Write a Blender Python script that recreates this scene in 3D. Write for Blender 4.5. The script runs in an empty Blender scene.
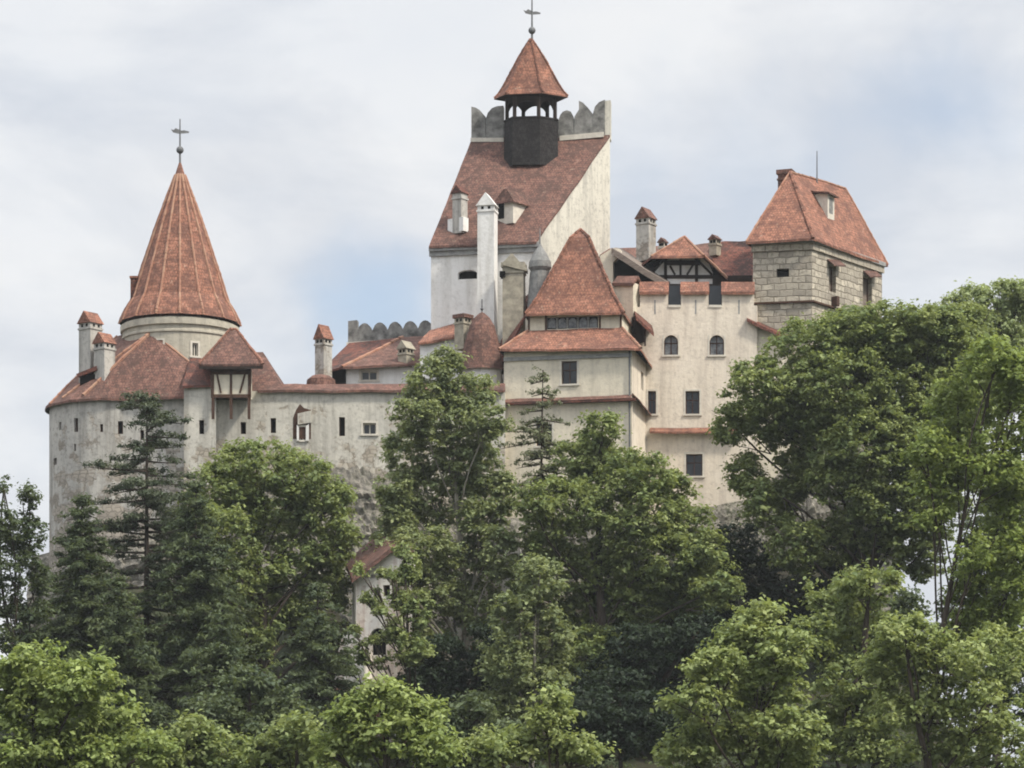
import bpy, math, random
import numpy as np
from mathutils import Vector, noise as mnoise
R = math.radians
random.seed(7); rng = np.random.default_rng(11)
SC = bpy.context.scene
COL = SC.collection

# ------------------------------------------------------------------ camera
F = 3000.0; CX = 512.0; HY = 900.0; CZ = 1.7          # focal length in pixels, principal column, horizon row, eye height
cam = bpy.data.cameras.new('camera'); cam_o = bpy.data.objects.new('camera', cam); COL.objects.link(cam_o)
cam.sensor_width = 36; cam.lens = F / 1024 * 36; cam.shift_y = (HY - 384) / 1024
cam.clip_start = 0.5; cam.clip_end = 12000
cam_o.location = (0, 0, CZ); cam_o.rotation_euler = (R(90), 0, 0)
SC.camera = cam_o

# ------------------------------------------------------------------ light
SUN = Vector((0.84, -0.54, 0)).normalized(); EL = R(50)
SUN = Vector((SUN.x * math.cos(EL), SUN.y * math.cos(EL), math.sin(EL)))
sl = bpy.data.lights.new('sun', 'SUN'); so = bpy.data.objects.new('sun', sl); COL.objects.link(so)
sl.energy = 2.6; sl.angle = R(7); sl.color = (1.0, 0.93, 0.80)
so.rotation_euler = SUN.to_track_quat('Z', 'Y').to_euler()
world = bpy.data.worlds.new('World'); SC.world = world; world.use_nodes = True
wn = world.node_tree; wn.nodes.clear()
def wnode(t, **kw):
    n = wn.nodes.new(t)
    for k, v in kw.items(): setattr(n, k, v)
    return n
wo = wnode('ShaderNodeOutputWorld'); bg = wnode('ShaderNodeBackground')
sky = wnode('ShaderNodeTexSky', sky_type='NISHITA'); sky.sun_disc = False
sky.sun_elevation = EL; sky.sun_rotation = math.atan2(SUN.x, SUN.y)
tc = wnode('ShaderNodeTexCoord'); mp = wnode('ShaderNodeMapping'); mp.inputs['Scale'].default_value = (1, 1, 2.2)
mp.inputs['Location'].default_value = (0.31, 0.1, 0.02)
n1 = wnode('ShaderNodeTexNoise'); n1.inputs['Scale'].default_value = 5.5; n1.inputs['Detail'].default_value = 7; n1.inputs['Roughness'].default_value = 0.5
n1.inputs['Distortion'].default_value = 0.25
r1 = wnode('ShaderNodeValToRGB'); r1.color_ramp.elements[0].position = 0.36; r1.color_ramp.elements[1].position = 0.56
r1.color_ramp.elements[0].color = (0.88, 0.88, 0.88, 1)
n2 = wnode('ShaderNodeTexNoise'); n2.inputs['Scale'].default_value = 8; n2.inputs['Detail'].default_value = 8; n2.inputs['Roughness'].default_value = 0.58; n2.inputs['Distortion'].default_value = 0.3
r2 = wnode('ShaderNodeValToRGB'); r2.color_ramp.elements[0].position = 0.40; r2.color_ramp.elements[1].position = 0.60
r2.color_ramp.elements[0].color = (4.5, 4.7, 5.05, 1); r2.color_ramp.elements[1].color = (5.7, 5.78, 5.9, 1)
# overcast cloud is brighter overhead than near the horizon
sx = wnode('ShaderNodeSeparateXYZ'); mr = wnode('ShaderNodeMapRange')
mr.inputs['From Min'].default_value = 0.3; mr.inputs['From Max'].default_value = 0.9; mr.inputs['To Min'].default_value = 1.0; mr.inputs['To Max'].default_value = 2.6
mul = wnode('ShaderNodeVectorMath', operation='SCALE')
sk2 = wnode('ShaderNodeVectorMath', operation='SCALE'); sk2.inputs['Scale'].default_value = 1.0
mx = wnode('ShaderNodeMix', data_type='RGBA')
L = wn.links.new
L(tc.outputs['Generated'], mp.inputs['Vector']); L(mp.outputs[0], n1.inputs['Vector']); L(mp.outputs[0], n2.inputs['Vector'])
L(n1.outputs['Fac'], r1.inputs['Fac']); L(n2.outputs['Fac'], r2.inputs['Fac'])
L(tc.outputs['Generated'], sx.inputs[0]); L(sx.outputs['Z'], mr.inputs['Value'])
L(r2.outputs['Color'], mul.inputs[0]); L(mr.outputs[0], mul.inputs['Scale'])
L(sky.outputs[0], sk2.inputs[0])
gap = None
nd = wnode('ShaderNodeTexNoise'); nd.inputs['Scale'].default_value = 26; nd.inputs['Detail'].default_value = 5
L(tc.outputs['Generated'], nd.inputs['Vector'])
for d, rx, ry, am in (((-0.045, 1, 0.198), 0.022, 0.018, 0.5), ((0.145, 1, 0.262), 0.045, 0.018, 0.4), ((0.06, 1, 0.245), 0.07, 0.03, 0.2), ((-0.12, 1, 0.15), 0.05, 0.03, 0.12)):
    d = Vector(d).normalized()
    sb = wnode('ShaderNodeVectorMath', operation='SUBTRACT'); sb.inputs[1].default_value = d; L(tc.outputs['Generated'], sb.inputs[0])
    ml = wnode('ShaderNodeVectorMath', operation='MULTIPLY'); ml.inputs[1].default_value = (1 / rx, 1 / rx, 1 / ry); L(sb.outputs[0], ml.inputs[0])
    ln = wnode('ShaderNodeVectorMath', operation='LENGTH'); L(ml.outputs[0], ln.inputs[0])
    ad = wnode('ShaderNodeMath', operation='MULTIPLY_ADD'); ad.inputs[1].default_value = 2.4; L(nd.outputs['Fac'], ad.inputs[0]); L(ln.outputs['Value'], ad.inputs[2])
    m2 = wnode('ShaderNodeMapRange', interpolation_type='SMOOTHSTEP'); m2.inputs['From Min'].default_value = 1.0; m2.inputs['From Max'].default_value = 2.7; m2.inputs['To Min'].default_value = am; m2.inputs['To Max'].default_value = 0
    L(ad.outputs[0], m2.inputs['Value'])
    if gap is None: gap = m2.outputs[0]
    else:
        mm = wnode('ShaderNodeMath', operation='MAXIMUM'); L(gap, mm.inputs[0]); L(m2.outputs[0], mm.inputs[1]); gap = mm.outputs[0]
fm = wnode('ShaderNodeMath', operation='SUBTRACT', use_clamp=True); L(r1.outputs['Color'], fm.inputs[0]); L(gap, fm.inputs[1])
L(fm.outputs[0], mx.inputs['Factor']); L(sk2.outputs[0], mx.inputs['A']); L(mul.outputs[0], mx.inputs['B'])
L(mx.outputs['Result'], bg.inputs['Color']); bg.inputs['Strength'].default_value = 0.1; L(bg.outputs[0], wo.inputs['Surface'])
SC.view_settings.view_transform = 'Standard'; SC.view_settings.look = 'None'; SC.view_settings.gamma = 1
SC.view_settings.exposure = 0.63
SC.render.engine = 'CYCLES'; SC.cycles.filter_width = 1.9
SC.cycles.max_bounces = 6; SC.cycles.diffuse_bounces = 3; SC.cycles.transmission_bounces = 3; SC.cycles.transparent_max_bounces = 4

# ------------------------------------------------------------------ mapping between the photo and the place
def X(px, Y): return (px - CX) / F * Y
def Z(py, Y): return CZ + (HY - py) / F * Y
def P(px, py, Y): return Vector((X(px, Y), Y, Z(py, Y)))
def pl(px, Y): return Vector((X(px, Y), Y))
def on_plane(px, py, a, b):                            # where a sight line meets the upright plane through plan points a, b
    k = (px - CX) / F; d = b - a
    # (k*Y - a.x)*d.y - (Y - a.y)*d.x = 0
    Y = (a.x * d.y - a.y * d.x) / (k * d.y - d.x)
    return Vector((k * Y, Y, Z(py, Y)))
def nrm(a, b):
    d = (b - a).normalized(); return Vector((d.y, -d.x, 0))
def v3(p, z): return Vector((p.x, p.y, z))

# ------------------------------------------------------------------ materials
def hexc(*c): return (c[0], c[1], c[2], 1)
class NT:
    def __init__(s, name):
        s.m = bpy.data.materials.new(name); s.m.use_nodes = True; s.t = s.m.node_tree
        s.b = s.t.nodes['Principled BSDF']; s.out = s.t.nodes['Material Output']
        s.b.inputs['Roughness'].default_value = 0.9; s.b.inputs['Specular IOR Level'].default_value = 0.2
        s.tc = s.t.nodes.new('ShaderNodeTexCoord')
    def n(s, t, ins=None, **kw):
        o = s.t.nodes.new(t)
        for k, v in kw.items(): setattr(o, k, v)
        for k, v in (ins or {}).items():
            if hasattr(v, 'is_linked') or isinstance(v, bpy.types.NodeSocket): s.t.links.new(v, o.inputs[k])
            else: o.inputs[k].default_value = v
        return o
    def co(s, kind='Object', scale=(1, 1, 1), loc=(0, 0, 0)):
        return s.n('ShaderNodeMapping', {'Vector': s.tc.outputs[kind], 'Scale': scale, 'Location': loc}).outputs[0]
    def noise(s, co, scale, detail=5, rough=0.55, dist=0):
        return s.n('ShaderNodeTexNoise', {'Vector': co, 'Scale': scale, 'Detail': detail, 'Roughness': rough, 'Distortion': dist}).outputs['Fac']
    def ramp(s, fac, stops):
        r = s.n('ShaderNodeValToRGB', {'Fac': fac}); e = r.color_ramp.elements
        while len(e) < len(stops): e.new(0.5)
        for i, (p, c) in enumerate(stops):
            e[i].position = p; e[i].color = hexc(*c) if not isinstance(c, (int, float)) else (c, c, c, 1)
        return r.outputs['Color']
    def mix(s, f, a, b, bt='MIX'):
        m = s.n('ShaderNodeMix', data_type='RGBA', blend_type=bt)
        for k, v in (('Factor', f), ('A', a), ('B', b)):
            i = [q for q in m.inputs if q.name == k and (q.type == 'RGBA' or k == 'Factor' and q.type == 'VALUE')][0]
            if isinstance(v, bpy.types.NodeSocket): s.t.links.new(v, i)
            elif isinstance(v, (int, float)): i.default_value = v
            else: i.default_value = hexc(*v)
        return [o for o in m.outputs if o.type == 'RGBA'][0]
    def col(s, c):
        if isinstance(c, bpy.types.NodeSocket): s.t.links.new(c, s.b.inputs['Base Color'])
        else: s.b.inputs['Base Color'].default_value = hexc(*c)
    def bump(s, h, st=0.5, d=0.05):
        b = s.n('ShaderNodeBump', {'Height': h, 'Strength': st, 'Distance': d}); s.t.links.new(b.outputs[0], s.b.inputs['Normal'])

def tile_mat(name, c1, c2, dark, lichen, wear=0.5):
    s = NT(name); uv = s.co('UV'); ob = s.co()
    wob = s.n('ShaderNodeVectorMath', {0: s.n('ShaderNodeTexNoise', {'Vector': ob, 'Scale': 2.0}).outputs['Color'], 'Scale': 0.10}, operation='SCALE').outputs[0]
    uvw = s.n('ShaderNodeVectorMath', {0: uv, 1: wob}, operation='ADD').outputs[0]
    br = s.n('ShaderNodeTexBrick', {'Vector': uvw, 'Scale': 1.0, 'Color1': hexc(*c1), 'Color2': hexc(*c2), 'Mortar': hexc(*[x * 0.35 for x in dark]),
             'Mortar Size': 0.016, 'Mortar Smooth': 0.6, 'Brick Width': 0.19, 'Row Height': 0.24, 'Bias': 0.0})
    c = br.outputs['Color']
    c = s.mix(s.ramp(s.noise(ob, 0.75, 8, 0.62), [(0.45, 0.0), (0.57, wear)]), c, [x * 0.85 for x in dark])
    c = s.mix(s.ramp(s.noise(ob, 4.2, 5, 0.75), [(0.46, 0.0), (0.60, 0.8)]), c, [x * 0.7 for x in dark])
    c = s.mix(s.ramp(s.noise(s.co(loc=(9, 2, 5)), 2.4, 6, 0.75), [(0.52, 0.0), (0.64, 0.55)]), c, [min(1, x * 1.35) for x in c1])
    c = s.mix(s.ramp(s.noise(s.co(loc=(7, 3, 1)), 3.6, 6, 0.75), [(0.60, 0.0), (0.68, 0.8)]), c, lichen)
    s.col(c); s.bump(br.outputs['Fac'], 0.6, -0.05); s.b.inputs['Roughness'].default_value = 0.85
    return s.m
def plaster_mat(name, c1, c2, stain, streak=0.4, stone=None, zlo=0, zhi=1):
    s = NT(name); ob = s.co()
    c = s.mix(s.ramp(s.noise(ob, 0.45, 8, 0.6), [(0.35, 0.0), (0.68, 1.0)]), c1, c2)
    st = s.noise(s.co(scale=(1.3, 1.3, 0.10)), 1.1, 6, 0.65)
    c = s.mix(s.ramp(st, [(0.47, 0.0), (0.64, streak)]), c, stain)
    c = s.mix(s.ramp(s.noise(ob, 3.0, 8, 0.7), [(0.50, 0.0), (0.66, streak * 0.8)]), c, [x * 0.8 for x in stain])
    h = s.noise(ob, 5.0, 6, 0.6)
    if stone:                                           # plaster fallen off in ragged patches, mostly low on the wall
        zz = s.n('ShaderNodeSeparateXYZ', {0: s.tc.outputs['Object']}).outputs['Z']
        g = s.n('ShaderNodeMapRange', {'Value': zz, 'From Min': zlo, 'From Max': zhi, 'To Min': 0.30, 'To Max': -0.16}).outputs[0]
        k = s.n('ShaderNodeMath', {0: s.noise(ob, 0.8, 8, 0.65), 1: g}, operation='ADD').outputs[0]
        fac = s.ramp(k, [(0.56, 0.0), (0.62, 1.0)])
        vo = s.n('ShaderNodeTexVoronoi', {'Vector': s.co('UV', (1, 1.5, 1)), 'Scale': 2.2}, feature='F1')
        edge = s.n('ShaderNodeTexVoronoi', {'Vector': s.co('UV', (1, 1.5, 1)), 'Scale': 2.2}, feature='DISTANCE_TO_EDGE').outputs['Distance']
        sc_ = s.mix(s.n('ShaderNodeSeparateColor', {0: vo.outputs['Color']}).outputs[0], [x * 0.62 for x in stone], [x * 1.1 for x in stone])
        sc_ = s.mix(s.ramp(edge, [(0.02, 1.0), (0.10, 0.0)]), sc_, [x * 0.55 for x in stone])
        c = s.mix(fac, c, sc_)
        h = s.mix(fac, h, edge)
    s.col(c); s.bump(h, 0.45, 0.06); return s.m
def ashlar_mat(name, c1, c2, mortar, dark):
    s = NT(name); ob = s.co()
    wob = s.n('ShaderNodeVectorMath', {0: s.n('ShaderNodeTexNoise', {'Vector': ob, 'Scale': 1.3, 'Detail': 4}).outputs['Color'], 'Scale': 0.30}, operation='SCALE').outputs[0]
    uvw = s.n('ShaderNodeVectorMath', {0: s.co('UV'), 1: wob}, operation='ADD').outputs[0]
    br = s.n('ShaderNodeTexBrick', {'Vector': uvw, 'Scale': 1.0, 'Color1': hexc(*c1), 'Color2': hexc(*c2), 'Mortar': hexc(*mortar),
             'Mortar Size': 0.055, 'Mortar Smooth': 0.7, 'Brick Width': 0.86, 'Row Height': 0.44, 'Bias': 0.0})
    c = s.mix(s.ramp(s.noise(ob, 1.0, 8, 0.65), [(0.44, 0.0), (0.60, 0.8)]), br.outputs['Color'], dark)
    c = s.mix(s.ramp(s.noise(ob, 4.0, 6, 0.7), [(0.48, 0.0), (0.64, 0.75)]), c, [x * 0.55 for x in dark])
    s.col(c); h = s.mix(0.35, br.outputs['Fac'], s.n('ShaderNodeInvert', {'Color': s.noise(ob, 6, 6, 0.7)}).outputs[0])
    s.bump(h, 0.7, -0.08); return s.m
def plain_mat(name, c1, c2, scale=2.0, rough=0.85, spec=0.2, stretch=(1, 1, 1), metal=0, bump=0.3):
    s = NT(name); f = s.noise(s.co(scale=stretch), scale, 8, 0.65)
    s.col(s.mix(s.ramp(f, [(0.35, 0.0), (0.65, 1.0)]), c1, c2)); s.bump(f, bump, 0.05)
    s.b.inputs['Roughness'].default_value = rough; s.b.inputs['Specular IOR Level'].default_value = spec; s.b.inputs['Metallic'].default_value = metal
    return s.m
def leaf_mat(name, c1, c2, trans=0.28):
    s = NT(name); g = s.n('ShaderNodeNewGeometry'); ob = s.co()
    f = s.noise(ob, 0.7, 3, 0.5)
    c = s.mix(s.ramp(f, [(0.38, 0.0), (0.62, 1.0)]), c1, c2)
    rr = s.n('ShaderNodeMapRange', {'Value': g.outputs['Random Per Island'], 'To Min': 0.6, 'To Max': 1.3}).outputs[0]
    c = s.n('ShaderNodeVectorMath', {0: c, 'Scale': rr}, operation='SCALE').outputs[0]
    s.b.inputs['Roughness'].default_value = 0.55; s.b.inputs['Specular IOR Level'].default_value = 0.25
    s.t.links.new(c, s.b.inputs['Base Color'])
    tr = s.n('ShaderNodeBsdfTranslucent'); s.t.links.new(s.mix(0.5, c, [c2[0] * 1.3, c2[1] * 1.25, c2[2] * 0.6]), tr.inputs['Color'])
    ms = s.n('ShaderNodeMixShader', {0: trans}); s.t.links.new(s.b.outputs[0], ms.inputs[1]); s.t.links.new(tr.outputs[0], ms.inputs[2])
    s.t.links.new(ms.outputs[0], s.out.inputs['Surface']); return s.m

M = {}
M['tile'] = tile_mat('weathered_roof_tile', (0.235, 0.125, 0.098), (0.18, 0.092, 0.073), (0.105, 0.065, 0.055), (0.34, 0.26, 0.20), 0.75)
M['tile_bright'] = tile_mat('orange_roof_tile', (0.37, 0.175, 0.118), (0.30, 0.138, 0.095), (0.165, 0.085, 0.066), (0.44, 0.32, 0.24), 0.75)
M['tile_dark'] = tile_mat('dark_roof_tile', (0.22, 0.085, 0.06), (0.16, 0.065, 0.05), (0.07, 0.045, 0.04), (0.30, 0.22, 0.17), 0.85)
M['mortar'] = plain_mat('ridge_mortar', (0.40, 0.25, 0.175), (0.30, 0.14, 0.095), 1.6)
M['cream'] = plaster_mat('cream_plaster', (0.76, 0.685, 0.58), (0.69, 0.61, 0.505), (0.46, 0.40, 0.34), 0.55)
M['cream2'] = plaster_mat('pale_cream_plaster', (0.71, 0.645, 0.52), (0.65, 0.59, 0.475), (0.44, 0.40, 0.33), 0.5)
M['white'] = plaster_mat('white_plaster', (0.82, 0.81, 0.79), (0.74, 0.73, 0.71), (0.48, 0.46, 0.42), 0.4)
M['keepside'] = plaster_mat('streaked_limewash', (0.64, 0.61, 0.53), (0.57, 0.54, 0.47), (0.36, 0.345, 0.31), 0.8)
M['grey'] = plaster_mat('grey_render', (0.50, 0.48, 0.44), (0.43, 0.41, 0.38), (0.25, 0.24, 0.22), 0.85, (0.38, 0.34, 0.29), -6, 14)
M['curtain'] = plaster_mat('old_wall_render', (0.60, 0.57, 0.50), (0.50, 0.48, 0.43), (0.33, 0.31, 0.27), 0.75, (0.44, 0.39, 0.32), -2, 10)
M['drum'] = plaster_mat('drum_limewash', (0.50, 0.46, 0.38), (0.43, 0.40, 0.33), (0.28, 0.26, 0.22), 0.5)
M['ruin'] = plaster_mat('flaking_limewash', (0.86, 0.83, 0.78), (0.78, 0.73, 0.66), (0.40, 0.24, 0.18), 0.6, (0.36, 0.20, 0.14), -8, 6)
M['ashlar'] = ashlar_mat('sandstone_block', (0.60, 0.54, 0.44), (0.28, 0.25, 0.21), (0.20, 0.175, 0.14), (0.38, 0.34, 0.28))
M['stone'] = plain_mat('grey_parapet_stone', (0.30, 0.295, 0.28), (0.085, 0.083, 0.08), 1.5)
M['stone_chim'] = plain_mat('chimney_stone', (0.42, 0.38, 0.30), (0.24, 0.22, 0.18), 2.6)
M['trim'] = plain_mat('trim_limewash', (0.66, 0.62, 0.54), (0.52, 0.48, 0.42), 3)
M['cornice'] = plain_mat('grey_cornice', (0.34, 0.34, 0.33), (0.22, 0.22, 0.22), 3)
M['wood'] = plain_mat('dark_timber', (0.040, 0.028, 0.022), (0.022, 0.016, 0.014), 3, stretch=(1, 1, 0.2))
M['brown'] = plain_mat('brown_timber', (0.10, 0.055, 0.038), (0.055, 0.032, 0.024), 4)
M['shingle'] = tile_mat('black_wood_shingle', (0.040, 0.036, 0.036), (0.028, 0.026, 0.026), (0.018, 0.017, 0.017), (0.06, 0.05, 0.045), 0.4)
M['lead'] = plain_mat('grey_lead', (0.26, 0.26, 0.25), (0.15, 0.15, 0.15), 4)
M['board'] = plain_mat('grey_weathered_board', (0.24, 0.20, 0.17), (0.13, 0.105, 0.09), 3, stretch=(1, 1, 3))
M['metal'] = plain_mat('dull_iron', (0.16, 0.165, 0.17), (0.09, 0.09, 0.095), 5, 0.55, 0.4)
M['frame'] = plain_mat('brown_window_frame', (0.085, 0.045, 0.035), (0.05, 0.03, 0.025), 6)
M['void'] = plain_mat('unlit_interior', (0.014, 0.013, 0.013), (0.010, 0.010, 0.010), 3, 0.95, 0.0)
M['casement'] = plain_mat('leaded_casement', (0.22, 0.23, 0.24), (0.06, 0.065, 0.075), 3.5, 0.3, 0.5)
g = NT('window_glass'); g.col((0.018, 0.022, 0.028)); g.b.inputs['Roughness'].default_value = 0.12; g.b.inputs['Specular IOR Level'].default_value = 0.5; M['glass'] = g.m
M['rock'] = (lambda s: (s.col(s.mix(s.ramp(s.noise(s.co(scale=(1, 1, 0.5)), 0.5, 10, 0.7), [(0.35, 0.0), (0.65, 1.0)]),
              s.mix(s.ramp(s.noise(s.co(), 2.5, 8, 0.7), [(0.4, 0.0), (0.6, 1.0)]), (0.27, 0.25, 0.22), (0.12, 0.11, 0.10)),
              s.mix(s.ramp(s.noise(s.co(loc=(4, 4, 4)), 3.0, 8, 0.7), [(0.4, 0.0), (0.6, 1.0)]), (0.36, 0.33, 0.28), (0.055, 0.065, 0.035)))),
              s.bump(s.noise(s.co(), 1.5, 10, 0.7), 0.9, 0.4), s.m)[-1])(NT('limestone_rock'))
M['ground'] = plain_mat('forest_floor', (0.030, 0.040, 0.018), (0.050, 0.042, 0.028), 0.5)
M['bark'] = plain_mat('dark_bark', (0.075, 0.058, 0.045), (0.035, 0.028, 0.022), 4, stretch=(1, 1, 0.3))
M['bark_pale'] = plain_mat('pale_bark', (0.26, 0.24, 0.20), (0.12, 0.11, 0.09), 3, stretch=(1, 1, 0.5))
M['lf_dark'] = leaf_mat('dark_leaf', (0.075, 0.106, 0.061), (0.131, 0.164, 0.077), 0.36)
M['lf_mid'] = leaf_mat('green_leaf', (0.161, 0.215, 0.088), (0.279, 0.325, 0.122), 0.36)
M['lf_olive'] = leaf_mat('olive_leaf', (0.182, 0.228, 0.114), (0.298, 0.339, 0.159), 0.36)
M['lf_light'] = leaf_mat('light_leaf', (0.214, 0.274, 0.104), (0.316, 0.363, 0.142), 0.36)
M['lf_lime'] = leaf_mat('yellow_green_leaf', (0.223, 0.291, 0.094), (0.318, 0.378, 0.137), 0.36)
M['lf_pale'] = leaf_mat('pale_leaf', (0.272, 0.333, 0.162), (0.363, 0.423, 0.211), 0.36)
M['lf_shade'] = leaf_mat('shaded_green_leaf', (0.026, 0.042, 0.024), (0.040, 0.060, 0.032), 0.3)  # leaf colour darkened to stand in for deep shade among the crowns
M['lf_gold'] = leaf_mat('sunny_leaf', (0.200, 0.265, 0.075), (0.275, 0.335, 0.105), 0.42)
M['needle'] = leaf_mat('pine_needle', (0.073, 0.100, 0.062), (0.119, 0.140, 0.086), 0.22)
M['needle_grey'] = leaf_mat('thin_needle', (0.146, 0.168, 0.100), (0.217, 0.237, 0.139), 0.22)

# ------------------------------------------------------------------ mesh building
class MB:
    def __init__(s): s.v = []; s.f = []; s.mi = []; s.fr = []; s.mats = []
    def mat(s, m):
        m = M[m]
        if m not in s.mats: s.mats.append(m)
        return s.mats.index(m)
    def poly(s, pts, m, fr=None):
        i = len(s.v); s.v += [Vector(p) for p in pts]; s.f.append(list(range(i, i + len(pts)))); s.mi.append(s.mat(m)); s.fr.append(fr)
    def obox(s, o, u, n, du, dn, dz, m):               # o: point; u, n: horizontal axes; ranges along u, n and z
        u = Vector((u.x, u.y, 0)); n = Vector((n.x, n.y, 0)); k = Vector((0, 0, 1))
        c = [[[o + u * a + n * b + k * z for z in dz] for b in dn] for a in du]
        for q in ([c[0][0][0], c[1][0][0], c[1][0][1], c[0][0][1]], [c[1][1][0], c[0][1][0], c[0][1][1], c[1][1][1]],
                  [c[0][1][0], c[0][0][0], c[0][0][1], c[0][1][1]], [c[1][0][0], c[1][1][0], c[1][1][1], c[1][0][1]],
                  [c[0][0][1], c[1][0][1], c[1][1][1], c[0][1][1]], [c[0][1][0], c[1][1][0], c[1][0][0], c[0][0][0]]): s.poly(q, m)
    def extrude(s, pts, off, m, m_side=None):
        off = Vector(off); back = [p + off for p in pts]; n = len(pts)
        s.poly(pts, m); s.poly(back[::-1], m)
        for i in range(n): s.poly([pts[i], back[i], back[(i + 1) % n], pts[(i + 1) % n]], m_side or m)
    def tube(s, p0, p1, r0, r1, m, n=8, caps=True):
        p0 = Vector(p0); p1 = Vector(p1); d = (p1 - p0).normalized()
        a = d.orthogonal().normalized(); b = d.cross(a)
        A = [p0 + (a * math.cos(t) + b * math.sin(t)) * r0 for t in [2 * math.pi * i / n for i in range(n)]]
        B = [p1 + (a * math.cos(t) + b * math.sin(t)) * r1 for t in [2 * math.pi * i / n for i in range(n)]]
        for i in range(n): s.poly([A[i], A[(i + 1) % n], B[(i + 1) % n], B[i]], m)
        if caps: s.poly(A[::-1], m); s.poly(B, m)
    def lathe(s, c, prof, m, n=24, rot=0, caps=False, ysc=1.0):  # prof: (r, z) from bottom to top, c: plan centre
        ring = lambda r, z: [Vector((c.x + r * math.cos(rot + 2 * math.pi * i / n), c.y + ysc * r * math.sin(rot + 2 * math.pi * i / n), z)) for i in range(n)]
        for (r0, z0), (r1, z1) in zip(prof, prof[1:]):
            a = ring(r0, z0); b = ring(r1, z1)
            for i in range(n):
                j = (i + 1) % n
                if r1 < 1e-4: s.poly([a[i], a[j], b[0]], m)
                elif r0 < 1e-4: s.poly([a[0], b[j], b[i]], m)
                else: s.poly([a[i], a[j], b[j], b[i]], m)
        if caps: s.poly(ring(*prof[-1]), m); s.poly(ring(*prof[0])[::-1], m)
    def roof(s, pts, m, under='wood', thick=0.16, amp=0.05, step=0.8):   # a tiled slope of 3 or 4 corners, slightly sagging
        pts = [Vector(p) for p in pts]
        if len(pts) == 3: pts = [pts[0], pts[1], pts[2], pts[2]]
        a, b, c, d = pts
        nr = (b - a).cross(d - a); nr = nr if nr.length > 1e-6 else (b - a).cross(c - a); nr.normalize()
        u = Vector((0, 0, 1)).cross(nr)
        u = u.normalized() if u.length > 1e-4 else Vector((1, 0, 0)); fr = (u, nr.cross(u))
        nu = max(2, int((b - a).length / step)); nv = max(2, int(max((d - a).length, (c - b).length) / step))
        dn = Vector((0, 0, thick)); T = []; B = []
        for j in range(nv + 1):
            t = j / nv; row = []; rb = []
            for i in range(nu + 1):
                q = i / nu; p = (a.lerp(b, q)).lerp(d.lerp(c, q), t)
                w = mnoise.noise(p * 0.55) * amp + mnoise.noise(p * 2.1) * amp * 0.5
                row.append(p + Vector((0, 0, w))); rb.append(p + Vector((0, 0, w)) - dn)
            T.append(row); B.append(rb)
        for j in range(nv):
            for i in range(nu):
                tri = c == d and j == nv - 1
                q = [T[j][i], T[j][i + 1], T[j + 1][i + 1], T[j + 1][i]]; r = [B[j][i], B[j][i + 1], B[j + 1][i + 1], B[j + 1][i]]
                if tri: q = q[:3]; r = r[:3]
                s.poly(q, m, fr); s.poly(r[::-1], under)
        rim = [(T[0][i], T[0][i + 1], B[0][i + 1], B[0][i]) for i in range(nu)] + [(T[j][0], T[j + 1][0], B[j + 1][0], B[j][0]) for j in range(nv)] + \
              [(T[j][nu], T[j + 1][nu], B[j + 1][nu], B[j][nu]) for j in range(nv)]
        if c != d: rim += [(T[nv][i], T[nv][i + 1], B[nv][i + 1], B[nv][i]) for i in range(nu)]
        for q in rim: s.poly(q, m)
    def ridge(s, p0, p1, m='mortar', r=0.11):            # a bumpy line of ridge tiles
        p0 = Vector(p0); p1 = Vector(p1); n = max(2, int((p1 - p0).length / 0.45)); last = p0
        for i in range(n):
            q = p0.lerp(p1, (i + 1) / n); w = mnoise.noise(q * 0.55) * 0.05
            q = q + Vector((0, 0, w)); s.tube(last, q, r * random.uniform(0.9, 1.25), r * random.uniform(0.75, 1.0), m, 6, False); last = q
    def build(s, name, parent=None):
        me = bpy.data.meshes.new(name); org = Vector((0, 0, 0))
        q = parent
        while q is not None: org += q.location; q = q.parent
        me.from_pydata([tuple(p - org) for p in s.v], [], s.f)
        for m in s.mats: me.materials.append(m)
        me.polygons.foreach_set('material_index', s.mi)
        uvl = me.uv_layers.new(name='UVMap'); uv = np.zeros((len(me.loops), 2)); k = 0
        for f, fr in zip(s.f, s.fr):
            if fr is None:
                p = [s.v[i] for i in f]; nr = Vector((0, 0, 0))
                for i in range(len(p)): nr += (p[i] - p[0]).cross(p[(i + 1) % len(p)] - p[0])
                nr = nr.normalized() if nr.length > 1e-9 else Vector((0, 0, 1))
                u = Vector((0, 0, 1)).cross(nr); u = u.normalized() if u.length > 1e-3 else Vector((1, 0, 0)); fr = (u, nr.cross(u))
            for i in f:
                d = s.v[i] - org; uv[k] = (d.dot(fr[0]), d.dot(fr[1])); k += 1
        uvl.data.foreach_set('uv', uv.ravel())
        me.validate(); me.update()
        o = bpy.data.objects.new(name, me); COL.objects.link(o); o.parent = parent; return o

def hip(parent, p0, p1, m='mortar', r=0.11, mid=()):
    mb = MB(); pts = [p0, *mid, p1]
    for p, q in zip(pts, pts[1:]): mb.ridge(p, q, m, r)
    return mb.build('ridge_tiles', parent)
def thing(name, label, cat, loc, group=None):
    o = bpy.data.objects.new(name, None); COL.objects.link(o); o.location = loc; o['label'] = label; o['category'] = cat
    if group: o['group'] = group
    return o

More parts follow.
